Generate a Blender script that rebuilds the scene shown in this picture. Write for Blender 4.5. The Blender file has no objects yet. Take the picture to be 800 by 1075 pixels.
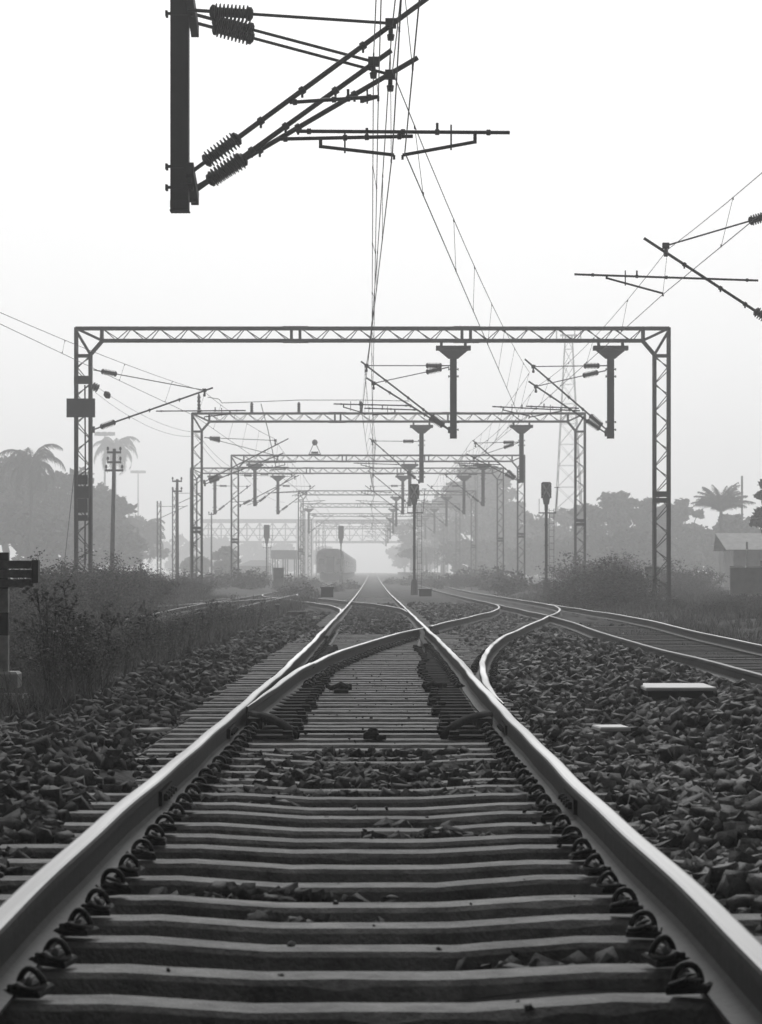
import bpy, math, random
import numpy as np
from mathutils import Vector, Matrix

rnd = random.Random(7)
npr = np.random.default_rng(11)
C = bpy.context.scene.collection
sc = bpy.context.scene
EYE = 0.838                                   # camera height over the rail head at its foot
R = math.radians

# ------------------------------------------------------------------ helpers
class MB:
    """collects shapes (world coordinates) and links them as one mesh object"""
    def __init__(s):
        s.v, s.f, s.m = [], [], []
    def add(s, vs, fs, mi=0):
        o = len(s.v)
        s.v.extend([tuple(p) for p in vs])
        for f in fs:
            s.f.append(tuple(i + o for i in f)); s.m.append(mi)
    def box(s, c, d, rz=0.0, mi=0, rx=0.0, ry=0.0):
        M = Matrix.Rotation(rz, 3, 'Z') @ Matrix.Rotation(ry, 3, 'Y') @ Matrix.Rotation(rx, 3, 'X')
        c = Vector(c); vs = []
        for x in (-.5, .5):
            for y in (-.5, .5):
                for z in (-.5, .5):
                    vs.append(c + M @ Vector((x*d[0], y*d[1], z*d[2])))
        s.add(vs, [(0,1,3,2),(4,6,7,5),(0,4,5,1),(2,3,7,6),(0,2,6,4),(1,5,7,3)], mi)
    def bbox(s, c, d, b=0.01, mi=0):
        """box with a chamfered upper rim"""
        x, y, z = d[0]/2, d[1]/2, d[2]/2
        rings = [(-z, 0), (z-b, 0), (z, b)]
        vs = []
        for zz, i in rings:
            vs += [(c[0]-x+i, c[1]-y+i, c[2]+zz), (c[0]+x-i, c[1]-y+i, c[2]+zz), (c[0]+x-i, c[1]+y-i, c[2]+zz), (c[0]-x+i, c[1]+y-i, c[2]+zz)]
        fs = [(3,2,1,0), (8,9,10,11)]
        for k in (0, 4):
            for i in range(4):
                j = (i+1) % 4
                fs.append((k+i, k+j, k+4+j, k+4+i))
        s.add(vs, fs, mi)
    def bar(s, a, b, w, h=None, mi=0, up=(0,0,1)):
        a, b = Vector(a), Vector(b); h = w if h is None else h
        t = (b-a).normalized(); u = Vector(up)
        if abs(t.dot(u)) > .98: u = Vector((0,1,0))
        x = t.cross(u).normalized(); y = x.cross(t).normalized()
        vs = []
        for p in (a, b):
            for i, j in ((-1,-1),(1,-1),(1,1),(-1,1)):
                vs.append(p + x*i*w/2 + y*j*h/2)
        s.add(vs, [(3,2,1,0),(4,5,6,7),(0,1,5,4),(1,2,6,5),(2,3,7,6),(3,0,4,7)], mi)
    def tube(s, pts, r, n=8, mi=0, cap=True):
        pts = [Vector(p) for p in pts]; k = len(pts)
        rs = r if isinstance(r, (list, tuple)) else [r]*k
        vs = []; ref = None
        for i, p in enumerate(pts):
            t = (pts[min(i+1, k-1)] - pts[max(i-1, 0)]).normalized()
            if ref is None:
                ref = Vector((0,0,1)) if abs(t.z) < .9 else Vector((1,0,0))
            x = t.cross(ref)
            if x.length < 1e-5: x = t.cross(Vector((0,1,0)))
            x.normalize(); y = x.cross(t).normalized(); ref = y
            for j in range(n):
                a = 2*math.pi*j/n
                vs.append(p + (x*math.cos(a) + y*math.sin(a))*rs[i])
        fs = []
        for i in range(k-1):
            for j in range(n):
                q = (j+1) % n
                fs.append((i*n+j, i*n+q, (i+1)*n+q, (i+1)*n+j))
        if cap:
            fs.append(tuple(range(n-1, -1, -1))); fs.append(tuple((k-1)*n+j for j in range(n)))
        s.add(vs, fs, mi)
    def lathe(s, a, b, prof, n=12, mi=0):
        """prof: list of (fraction along a-b, radius)"""
        a, b = Vector(a), Vector(b)
        t = (b-a).normalized(); u = Vector((0,0,1)) if abs(t.z) < .9 else Vector((1,0,0))
        x = t.cross(u).normalized(); y = x.cross(t)
        vs = []
        for q, r in prof:
            for j in range(n):
                an = 2*math.pi*j/n
                vs.append(a + (b-a)*q + (x*math.cos(an)+y*math.sin(an))*r)
        fs = []
        for i in range(len(prof)-1):
            for j in range(n):
                q = (j+1) % n
                fs.append((i*n+j, i*n+q, (i+1)*n+q, (i+1)*n+j))
        fs.append(tuple(range(n-1,-1,-1))); fs.append(tuple((len(prof)-1)*n+j for j in range(n)))
        s.add(vs, fs, mi)
    def prism(s, poly, axis, lo, hi, mi=0):
        """poly in the two axes left over (order x,y,z), swept along axis"""
        n = len(poly); vs = []
        for q in (lo, hi):
            for a, b in poly:
                vs.append({'x': (q,a,b), 'y': (a,q,b), 'z': (a,b,q)}[axis])
        fs = [tuple(range(n-1,-1,-1)), tuple(range(n, 2*n))]
        for i in range(n):
            j = (i+1) % n
            fs.append((i, j, n+j, n+i))
        s.add(vs, fs, mi)
    def build(s, name, mat, parent=None, smooth=False):
        mats = mat if isinstance(mat, (list, tuple)) else [mat]
        off = Vector((0,0,0)); q = parent
        while q is not None:
            off += q.location; q = q.parent
        me = bpy.data.meshes.new(name)
        me.from_pydata([(x-off.x, y-off.y, z-off.z) for x, y, z in s.v], [], s.f)
        for mm in mats: me.materials.append(mm)
        if len(mats) > 1: me.polygons.foreach_set('material_index', s.m)
        if smooth: me.polygons.foreach_set('use_smooth', [True]*len(s.f))
        me.update()
        o = bpy.data.objects.new(name, me); C.objects.link(o)
        if parent is not None: o.parent = parent
        return o

def tag(o, label=None, cat=None, group=None, kind=None):
    if label: o['label'] = label
    if cat: o['category'] = cat
    if group: o['group'] = group
    if kind: o['kind'] = kind
    return o
def thing(name, loc, label, cat, group=None, rz=0.0):
    o = bpy.data.objects.new(name, None); C.objects.link(o)
    o.empty_display_size = .2
    o.location = loc; o.rotation_euler = (0,0,rz)
    return tag(o, label, cat, group)
def copy_tree(o, parent=None):
    c = o.copy(); C.objects.link(c)
    if parent is not None: c.parent = parent
    for ch in list(o.children): copy_tree(ch, c)
    return c
def dup(o, loc, rz=0.0, label=None, group=None, scale=None):
    c = copy_tree(o); c.location = loc; c.rotation_euler = (0,0,rz)
    if label: c['label'] = label
    if group: c['group'] = group
    if scale: c.scale = (scale if isinstance(scale, tuple) else (scale,)*3)
    return c
def np_mesh(name, verts, faces, mat, parent=None):
    """verts (n,3), faces (m,k) arrays"""
    me = bpy.data.meshes.new(name)
    nv, nf, k = len(verts), len(faces), faces.shape[1]
    me.vertices.add(nv); me.vertices.foreach_set('co', np.ascontiguousarray(verts, dtype=np.float32).ravel())
    me.loops.add(nf*k); me.loops.foreach_set('vertex_index', np.ascontiguousarray(faces, dtype=np.int32).ravel())
    me.polygons.add(nf); me.polygons.foreach_set('loop_start', np.arange(0, nf*k, k, dtype=np.int32))
    me.update(calc_edges=True); me.validate()
    me.materials.append(mat)
    o = bpy.data.objects.new(name, me); C.objects.link(o)
    if parent is not None: o.parent = parent
    return o
def at(u, v, Y):
    """a point of the real place from where it is seen in the photograph (800 wide) and its distance"""
    return Vector(((u-391)*Y/2990, Y, EYE + (599-v)*Y/2990))

# ------------------------------------------------------------------ materials
def mat(name, col, rough=.8, metal=0.0, var=0.25, scale=8.0, bump=0.0, island=0.0, spec=.3, bscale=None, detail=6, spots=0.0, orand=0.0):
    m = bpy.data.materials.new(name); m.use_nodes = True
    nt = m.node_tree; N = nt.nodes; L = nt.links
    p = N['Principled BSDF']
    p.inputs['Roughness'].default_value = rough
    p.inputs['Metallic'].default_value = metal
    p.inputs['Specular IOR Level'].default_value = spec
    tc = N.new('ShaderNodeTexCoord')
    nz = N.new('ShaderNodeTexNoise'); nz.inputs['Scale'].default_value = scale; nz.inputs['Detail'].default_value = detail
    nz.inputs['Roughness'].default_value = .65
    L.new(tc.outputs['Object'], nz.inputs['Vector'])
    cr = N.new('ShaderNodeValToRGB')
    lo, hi = col*(1-var), col*(1+var)
    cr.color_ramp.elements[0].position = .3; cr.color_ramp.elements[1].position = .7
    cr.color_ramp.elements[0].color = (lo, lo, lo, 1); cr.color_ramp.elements[1].color = (hi, hi, hi*.985, 1)
    L.new(nz.outputs['Fac'], cr.inputs['Fac'])
    out = cr.outputs['Color']
    if spots > 0:
        n2 = N.new('ShaderNodeTexNoise'); n2.inputs['Scale'].default_value = 2.3; n2.inputs['Detail'].default_value = 8; n2.inputs['Roughness'].default_value = .75
        L.new(tc.outputs['Object'], n2.inputs['Vector'])
        m2 = N.new('ShaderNodeMapRange'); m2.inputs['From Min'].default_value = .36; m2.inputs['From Max'].default_value = .52
        m2.inputs['To Min'].default_value = 1-spots; m2.inputs['To Max'].default_value = 1.05
        L.new(n2.outputs['Fac'], m2.inputs['Value'])
        x2 = N.new('ShaderNodeVectorMath'); x2.operation = 'SCALE'
        L.new(out, x2.inputs[0]); L.new(m2.outputs['Result'], x2.inputs['Scale']); out = x2.outputs['Vector']
    if orand > 0:
        oi = N.new('ShaderNodeObjectInfo'); m3 = N.new('ShaderNodeMapRange')
        m3.inputs['To Min'].default_value = 1-orand; m3.inputs['To Max'].default_value = 1+orand
        L.new(oi.outputs['Random'], m3.inputs['Value'])
        x3 = N.new('ShaderNodeVectorMath'); x3.operation = 'SCALE'
        L.new(out, x3.inputs[0]); L.new(m3.outputs['Result'], x3.inputs['Scale']); out = x3.outputs['Vector']
        # each piece its own patch of the pattern
        sh = N.new('ShaderNodeVectorMath'); sh.operation = 'SCALE'; sh.inputs[0].default_value = (37, 19, 53); L.new(oi.outputs['Random'], sh.inputs['Scale'])
        ad = N.new('ShaderNodeVectorMath'); ad.operation = 'ADD'; L.new(tc.outputs['Object'], ad.inputs[0]); L.new(sh.outputs['Vector'], ad.inputs[1])
        L.new(ad.outputs['Vector'], nz.inputs['Vector']); L.new(ad.outputs['Vector'], n2.inputs['Vector'])
    if island > 0:
        g = N.new('ShaderNodeNewGeometry')
        mr = N.new('ShaderNodeMapRange')
        mr.inputs['To Min'].default_value = 1-island; mr.inputs['To Max'].default_value = 1+island
        L.new(g.outputs['Random Per Island'], mr.inputs['Value'])
        mx = N.new('ShaderNodeVectorMath'); mx.operation = 'SCALE'
        L.new(out, mx.inputs[0]); L.new(mr.outputs['Result'], mx.inputs['Scale'])
        out = mx.outputs['Vector']
    L.new(out, p.inputs['Base Color'])
    if bump > 0:
        nb = N.new('ShaderNodeTexNoise'); nb.inputs['Scale'].default_value = bscale or scale*4; nb.inputs['Detail'].default_value = 5
        L.new(tc.outputs['Object'], nb.inputs['Vector'])
        b = N.new('ShaderNodeBump'); b.inputs['Strength'].default_value = bump; b.inputs['Distance'].default_value = .02
        L.new(nb.outputs['Fac'], b.inputs['Height']); L.new(b.outputs['Normal'], p.inputs['Normal'])
    return m

M = {}
M['ground']   = mat('ground_gravel', .016, .95, var=.5, scale=3.0, bump=1.0, bscale=22)
M['stone']    = mat('ballast_stone', .023, .8, var=.40, scale=25, bump=.4, island=.85, spec=.35)
M['stone_fresh'] = mat('fresh_ballast_stone', .052, .75, var=.45, scale=25, bump=.4, island=.85, spec=.45)
M['oldconc']  = mat('dirty_sleeper_concrete', .062, .9, var=.5, scale=6, bump=.4, bscale=60, spots=.5)
M['concrete'] = mat('sleeper_concrete', .175, .8, var=.42, scale=9, bump=.5, bscale=80, spots=.5, orand=.16)
M['slab']     = mat('pale_slab_concrete', .34, .85, var=.2, scale=9, bump=.2, bscale=50)
M['railside'] = mat('rail_rust', .016, .75, var=.55, scale=11, bump=.2, bscale=60)
M['clip']     = mat('clip_iron', .010, .7, var=.6, scale=40, spec=.2, bump=.2)
M['greasy']   = mat('greasy_iron', .012, .9, var=.6, scale=20, spec=.08, bump=.3)
M['steel']    = mat('galvanised_steel', .036, .6, var=.25, scale=2.0, spec=.3)
M['mast']     = mat('mast_paint', .022, .6, var=.2, scale=3, spec=.3)
M['tube']     = mat('arm_tube', .012, .55, var=.3, scale=10, spec=.3)
M['insul']    = mat('insulator_glaze', .005, .5, var=.2, scale=10, spec=.2)
M['wire']     = mat('wire_metal', .03, .6, var=.1, scale=3)
M['plate']    = mat('dark_sign_paint', .014, .5, var=.2, scale=5)
M['white']    = mat('white_paint', .62, .6, var=.12, scale=6)
M['greywhite']= mat('grimy_white_paint', .36, .8, var=.35, scale=12)
M['black']    = mat('black_paint', .010, .6, var=.2, scale=6)
M['timber']   = mat('weathered_timber', .105, .9, var=.45, scale=10, bump=.3, bscale=50)
M['leaf']     = mat('leaf', .050, .75, var=.3, scale=1.5, island=.6, spec=.25)
M['weed']     = mat('weed_leaf', .046, .9, var=.35, scale=1.2, island=.65, spec=.15)
M['seed']     = mat('seed_head', .16, .95, var=.3, scale=20, island=.6)
M['bark']     = mat('bark', .045, .95, var=.3, scale=6)
M['crown']    = mat('tree_leaf', .040, .8, var=.3, scale=.5, island=.5, spec=.2)
M['wall']     = mat('plaster_wall', .42, .9, var=.15, scale=2, bump=.1)
M['roof']     = mat('sheet_roof', .33, .7, var=.2, scale=2)
M['darkroof'] = mat('dark_roof', .09, .8, var=.2, scale=2)
M['coach']    = mat('coach_paint', .55, .5, var=.15, scale=2)
M['coachdark']= mat('coach_underframe', .06, .8, var=.2, scale=2)
M['glass']    = mat('dark_glass', .02, .2, var=.1, scale=2, spec=.5)

def translucent(key, amount, gain):
    nt = M[key].node_tree; N = nt.nodes; L = nt.links
    p = N['Principled BSDF']; out = [q for q in N if q.type == 'OUTPUT_MATERIAL'][0]
    tr = N.new('ShaderNodeBsdfTranslucent'); mx = N.new('ShaderNodeMixShader'); mx.inputs['Fac'].default_value = amount
    sc_ = N.new('ShaderNodeVectorMath'); sc_.operation = 'SCALE'; sc_.inputs['Scale'].default_value = gain
    L.new(p.inputs['Base Color'].links[0].from_socket, sc_.inputs[0]); L.new(sc_.outputs['Vector'], tr.inputs['Color'])
    L.new(p.outputs['BSDF'], mx.inputs[1]); L.new(tr.outputs['BSDF'], mx.inputs[2]); L.new(mx.outputs['Shader'], out.inputs['Surface'])
translucent('weed', .5, 1.7); translucent('leaf', .4, 1.4)
def rail_head_material():
    m = mat('rail_head_polished', .048, .42, metal=1.0, var=.30, scale=9, spec=.5)
    nt = m.node_tree; N = nt.nodes; L = nt.links; p = N['Principled BSDF']
    tc = N.new('ShaderNodeTexCoord'); mp = N.new('ShaderNodeMapping')
    mp.inputs['Scale'].default_value = (140, .7, 4)
    nz = N.new('ShaderNodeTexNoise'); nz.inputs['Scale'].default_value = 1; nz.inputs['Detail'].default_value = 4
    L.new(tc.outputs['Object'], mp.inputs['Vector']); L.new(mp.outputs['Vector'], nz.inputs['Vector'])
    mr = N.new('ShaderNodeMapRange'); mr.inputs['To Min'].default_value = .36; mr.inputs['To Max'].default_value = .58
    mr.inputs['From Min'].default_value = .3; mr.inputs['From Max'].default_value = .7
    L.new(nz.outputs['Fac'], mr.inputs['Value']); L.new(mr.outputs['Result'], p.inputs['Roughness'])
    for n_ in N:
        if n_.type == 'TEX_NOISE' and n_ is not nz:
            mp2 = N.new('ShaderNodeMapping'); mp2.inputs['Scale'].default_value = (9, .12, 1); L.new(tc.outputs['Object'], mp2.inputs['Vector']); L.new(mp2.outputs['Vector'], n_.inputs['Vector'])
    return m
M['head'] = rail_head_material()
M['headdull'] = mat('rail_head_dull', .03, .9, var=.4, scale=9, spec=.1)
M['headworn'] = mat('rail_head_worn', .03, .6, metal=.3, var=.5, scale=3, spec=.4)

# ------------------------------------------------------------------ alignment of the line
def hermite(xs, ys):
    xs, ys = np.array(xs, float), np.array(ys, float)
    m = np.gradient(ys, xs)
    def f(x):
        x = np.clip(np.asarray(x, float), xs[0], xs[-1])
        i = np.clip(np.searchsorted(xs, x, side='right')-1, 0, len(xs)-2)
        h = xs[i+1]-xs[i]; t = (x-xs[i])/h
        return ((2*t**3-3*t**2+1)*ys[i] + (t**3-2*t**2+t)*h*m[i] + (-2*t**3+3*t**2)*ys[i+1] + (t**3-t**2)*h*m[i+1])
    return f
zr = hermite([-40,0,7,11.7,18,31.4,51.7,91.5,153,250,474,1400], [.05,.016,0,-.027,-.070,-.108,-.160,-.262,-.392,-.43,-.25,.15])
xc0 = hermite([-40,0,7,12,18,24,31,52,91,150,300,1400], [-.03,-.03,-.032,-.035,-.020,.012,.042,.06,.08,.06,.05,0])
def xc(y):
    y = np.asarray(y, float)
    return xc0(y)
G = .8725                                                     # half distance between rail head centres
def route(y, s, sgn, total):
    """offset of a crossover that leaves at s: arc, straight, reverse arc"""
    y = np.asarray(y, float); RR = 300.0; a = 27.5; k = a/RR
    d1 = a*a/(2*RR); ls = (total-2*d1)/k
    t = y-s
    d = np.where(t <= 0, 0, np.where(t < a, t*t/(2*RR), np.where(t < a+ls, d1+(t-a)*k, np.where(t < 2*a+ls, total-(2*a+ls-t)**2/(2*RR), total))))
    return sgn*d
XR = 4.87
S1, S2 = 17.6, 72.0
d1 = lambda y: route(y, S1, 1, XR)
d2 = lambda y: route(y, S2, -1, XR)
def smooth(a, b, y):
    t = np.clip((np.asarray(y, float)-a)/(b-a), 0, 1); return t*t*(3-2*t)
xL = lambda y: -XR - .55*(1-smooth(45, 110, y))
zR = lambda y: zr(y) - .13*(1-smooth(42, 66, y))
zL = lambda y: zr(y) - .17*(1-smooth(60, 100, y))
dS = lambda y: xL(y) - np.clip((140-np.asarray(y, float)), 0, 200)**2/900*np.where(np.asarray(y) > 95, 1, 1)

# terrain height
def tz(x, y):
    x = np.asarray(x, float); y = np.asarray(y, float)
    z0 = zr(y); xx = x - xc(y)
    nz = .018*np.sin(x*5.1+y*2.3)+.016*np.sin(x*2.2-y*3.7+1)+.02*np.sin(x*1.1+y*.9+2)
    # crib level in the middle track
    crib = np.where(y < 13.3, -.300+.050*np.clip(np.sin(x*3.1+y*1.7)+np.sin(y*2.9-x*1.3)-.2,0,2), np.where(y < 16.9, -.215, np.where(y < 45, -.295, -.215)))
    crib = crib + .02*np.sin(y*9.1)*np.sin(x*2+1)
    out = -.205 + nz*1.3
    lft = np.where(xx < -2.5, -.205 + (xx+2.5)*.28, -.205)
    lft = np.maximum(lft, -.42)
    far = smooth(60, 100, y)
    lft = lft*(1-far) + (-.23)*far
    rgt = -.205 - .19*smooth(3.25, 3.75, xx)*(1-smooth(45, 66, y)) - .10*smooth(6.2, 7.5, xx) - .03*smooth(3.1, 3.7, xx)
    hump = .055*np.exp(-((xx-2.5)/.6)**2)*smooth(14, 20, y)*(1-smooth(40, 48, y))
    e = np.where(xx > 0, np.where(y < 60, smooth(1.04, 1.16, xx), smooth(1.32, 1.5, xx)), np.where(y < 16, smooth(1.12, 1.26, -xx), smooth(1.32, 1.5, -xx)))
    side = np.where(xx < 0, lft, rgt + hump) + nz
    o = z0 + crib*(1-e) + side*e
    o = o + .050*smooth(1.04, 1.22, xx)*(1-smooth(3.0, 3.4, xx))*(1-smooth(50, 58, y)) + .035*smooth(1.08, 1.25, -xx)*(1-smooth(14, 18, y))*(1-smooth(1.9,2.6,-xx))
    o = o + .06*np.maximum(0,np.sin(x*2.3+y*.8)*np.sin(y*.55-x*1.3+.6))*smooth(1.7, 2.2, np.abs(xx))*(1-smooth(3.0,3.5,np.abs(xx)))*(1-smooth(40,60,y))
    # bed of the turnout route: clear the ballast below its rails
    dd = d1(y)
    w = np.exp(-((xx-dd)/1.02)**8)*(y > 30)*(y < 98)
    o = o*(1-w) + (z0-.235)*w
    # general ground away from the lines
    g = smooth(6.5, 9.0, np.abs(x))
    o = o*(1-g) + (np.where(y < 300, -.33, -.33) + nz*2)*g
    return o

# ------------------------------------------------------------------ ground
ys = np.concatenate([np.arange(-25, 4, 2.0), np.arange(4, 22, .11), np.arange(22, 60, .3), np.arange(60, 200, 1.5), np.arange(200, 1291, 30)])
xp = np.concatenate([np.arange(0, 4.5, .11), np.arange(4.5, 13, .5), np.arange(13, 60, 4.0), np.arange(60, 681, 60)])
xs_ = np.concatenate([-xp[:0:-1], xp])
gx, gy = np.meshgrid(xs_, ys)
gz = tz(gx, gy)
nv = np.stack([gx.ravel(), gy.ravel(), gz.ravel()], 1)
W_ = len(xs_); ii = np.arange(len(ys)-1)[:, None]*W_ + np.arange(W_-1)[None, :]
gf = np.stack([ii, ii+1, ii+W_+1, ii+W_], -1).reshape(-1, 4)
ground = np_mesh('ground', nv, gf, M['ground']); tag(ground, kind='structure')

# ------------------------------------------------------------------ rails
HALF = [(.021,0),(.029,-.003),(.0335,-.011),(.0328,-.036),(.011,-.049),(.0085,-.060),(.0085,-.118),(.020,-.131),(.068,-.146),(.068,-.156)]
def rail(name, xf, zf, y0, y1, label, cat='rail', group=None, dull=False, drop=0.0, taper=None, wave=1.0, ext=None):
    seed = rnd.random()*9
    n = [y0]; y = y0
    while y < y1:
        y += max(.25, min(6, y*.02)); n.append(min(y, y1))
    n = np.array(n)
    X = xf(n) + wave*(.004*np.sin(n*.9+seed)+.003*np.sin(n*2.3+seed*2))
    Z = zf(n) - drop + wave*.005*np.sin(n*.55+seed*3)
    prof = [(-a, b) for a, b in HALF[::-1]] + HALF
    np_ = len(prof); mb = MB(); vs = []
    for k in range(len(n)):
        w = 1.0
        if taper: w = min(1.0, max(.18, abs(n[k]-taper[0])/taper[1]))
        for a, b in prof:
            a2 = a*w if b > -.13 else a
            if ext: b = -min(-b, ext)
            vs.append((X[k]+a2, n[k], Z[k]+b))
    fs, mi = [], []
    for k in range(len(n)-1):
        for j in range(np_-1):
            fs.append((k*np_+j, k*np_+j+1, (k+1)*np_+j+1, (k+1)*np_+j)); mi.append(1 if len(HALF)-2 <= j <= len(HALF) else 0)
    fs.append(tuple(range(np_-1,-1,-1))); mi.append(0)
    fs.append(tuple((len(n)-1)*np_+j for j in range(np_))); mi.append(0)
    mb.v, mb.f, mb.m = vs, fs, mi
    o = mb.build(name, [M['railside'], M[{False:'head', True:'headdull', 2:'headworn'}[dull]]])
    me = o.data
    return tag(o, label, cat, group)

GR = 'running rails of the station lines'
main_left = rail('rail', lambda y: xc(y)-G, zr, 2.0, 1200, 'long polished rail of the middle track, on the side of the weedy bank', group=GR)
main_right = rail('rail', lambda y: xc(y)+np.where(y > 0, G, G), zr, 2.0, 1200, 'long polished rail of the middle track, on the side of the stone heap', group=GR)
# turnout that leaves to the other side
rail('switch_rail', lambda y: xc(y)-G+d1(y)+.042*(1-smooth(19, 29, y)), zr, 19.2, 29.0, 'pointed switch rail lying against the bank-side rail of the middle track', 'switch rail', 'switch blades of the turnouts', taper=(18.4, 6.0), drop=.003)
rail('rail', lambda y: xc(y)-G+d1(y), zr, 29.0, 50.4, 'curved rail crossing between both rails of the middle track up to the crossing', group=GR, drop=.003)
rail('rail', lambda y: xc(y)-G+d1(y), zr, 51.6, 97, 'curved rail beyond the crossing that swings out to the neighbouring track', group=GR, drop=.003)
rail('rail', lambda y: xc(y)+G+d1(y)+.030*(1-smooth(19, 26, y)), zr, 19.6, 99, 'bowed outer rail curving away from the middle track round the stone heap', group=GR, drop=.003, taper=(18.8, 5.0))
# right track
rail('rail', lambda y: xc(y)+XR-G, zR, 10, 900, 'rusty nearer rail of the neighbouring track beyond the stone heap', group=GR, dull=2)
rail('rail', lambda y: xc(y)+XR+G, zR, 10, 900, 'rusty farther rail of the neighbouring track beside the dark weeds', group=GR)
# crossover that leaves to the weedy side
rail('switch_rail', lambda y: xc(y)+G+d2(y)-.042*(1-smooth(74, 83, y)), zr, 73, 90, 'farther switch rail lying against the stone-heap side rail', 'switch rail', 'switch blades of the turnouts', taper=(72.6, 6), drop=.003)
rail('rail', lambda y: xc(y)+G+d2(y), zr, 90, 104.6, 'short curved rail between both rails of the middle track behind the first crossing', group=GR, drop=.003)
rail('rail', lambda y: xc(y)+G+d2(y), zr, 106.2, 151, 'curved rail leaving the middle track towards the weedy bank beyond the far crossing', group=GR, drop=.003)
rail('rail', lambda y: xc(y)-G+d2(y)-.030*(1-smooth(74, 82, y)), zr, 73, 153, 'curved outer rail turning off the middle track towards the weedy bank', group=GR, drop=.003, taper=(72.4, 5))
# left track and its siding
rail('rail', lambda y: xc(y)+xL(y)-G, zL, 22, 900, 'farther rail of the overgrown track behind the weedy bank', group=GR, dull=2)
rail('rail', lambda y: xc(y)+xL(y)+G, zL, 22, 900, 'nearer rail of the overgrown track behind the weedy bank', group=GR, dull=2)
rail('rail', lambda y: xc(y)+dS(y)+G, zL, 78, 138, 'curved siding rail glinting in the bushes beyond the overgrown track', group=GR, drop=.003)
rail('rail', lambda y: xc(y)+dS(y)-G, zL, 78, 138, 'outermost siding rail half hidden under the bushes', group=GR, drop=.003)
# check and wing rails
rail('check_rail', lambda y: xc(y)-G+.115, zr, 43, 58, 'rusty check rail set close inside the bank-side rail opposite the crossing', 'check rail', dull=True, drop=.006)
rail('wing_rail', lambda y: xc(y)+G-.11-.10*smooth(47, 41, y), zr, 38, 50, 'rusty wing rail bent along the stone-heap side rail at the crossing', 'wing rail', dull=True, drop=.012)
rail('check_rail', lambda y: xc(y)+G+d1(y)-.115, zr, 44, 58, 'check rail along the bowed outer rail of the turnout', 'check rail', dull=True, drop=.006)

# fishplates on the two near joints (parts of the rails)
for o, sx, yj in ((main_left, -1, 12.2), (main_right, 1, 11.75), (main_left, -1, 17.6), (main_right, 1, 18.0)):
    xj = float(xc(yj)) + sx*G - sx*.019
    m = MB(); m.box((xj, yj, float(zr(yj))-.086), (.022, .62, .060))
    fp = m.build('fishplate', M['railside'], o)
    for k in (-.21, -.07, .07, .21):
        m = MB()
        m.lathe((xj-sx*.011, yj+k, float(zr(yj))-.086), (xj-sx*.038, yj+k, float(zr(yj))-.086), [(0,.017),(.6,.017),(.65,.010),(1,.010)], 6)
        m.build('bolt', M['clip'], fp)

# ------------------------------------------------------------------ sleepers and their clips
def clip_mesh():
    m = MB()
    # bent spring rod: tall rear loop, heel turned over the rail foot, short front leg
    pts = [(.042*math.cos(q), .012+.010*math.sin(q*2), .016+.052*math.sin(q)) for q in [math.pi*k/10 for k in range(11)]]
    m.tube([(.040,-.045,.014),(.043,-.02,.013)] + pts + [(-.046,-.02,.012),(-.040,-.05,.016),(-.012,-.058,.022),(.010,-.045,.028)], .0105, 7)
    m.tube([(-.016,-.045,.024),(.0,.0,.033),(.012,.045,.030)], .0115, 7)
    return m
def housing_mesh():
    m = MB(); m.bbox((.006, .0, .002), (.105, .10, .022), .007); m.bbox((.006,-.006,.018),(.050,.075,.022),.008)
    m.lathe((.034,-.03,.008),(.034,-.03,.026),[(0,.013),(.8,.013),(1,.008)],6)
    return m
_c = clip_mesh().build('rail_clip', M['clip'], smooth=True); _h = housing_mesh().build('clip_housing', M['clip'])
CLIP, HOUSE = _c.data, _h.data
for o in (_c, _h): bpy.data.objects.remove(o)

def add_clip(parent, x, y, z, mirror, zoff=0.0):
    o = bpy.data.objects.new('rail_clip', CLIP); C.objects.link(o); o.parent = parent
    o.location = (x-parent.location.x, y-parent.location.y, z-parent.location.z)
    o.rotation_euler = (rnd.uniform(-.08,.08), rnd.uniform(-.1,.1), rnd.uniform(-.38,.38)); o.scale = (mirror*.76, 1, rnd.uniform(.72, .86))
    h = bpy.data.objects.new('clip_housing', HOUSE); C.objects.link(h); h.parent = o; h.scale = (1.22, 1, 1.15)

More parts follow.
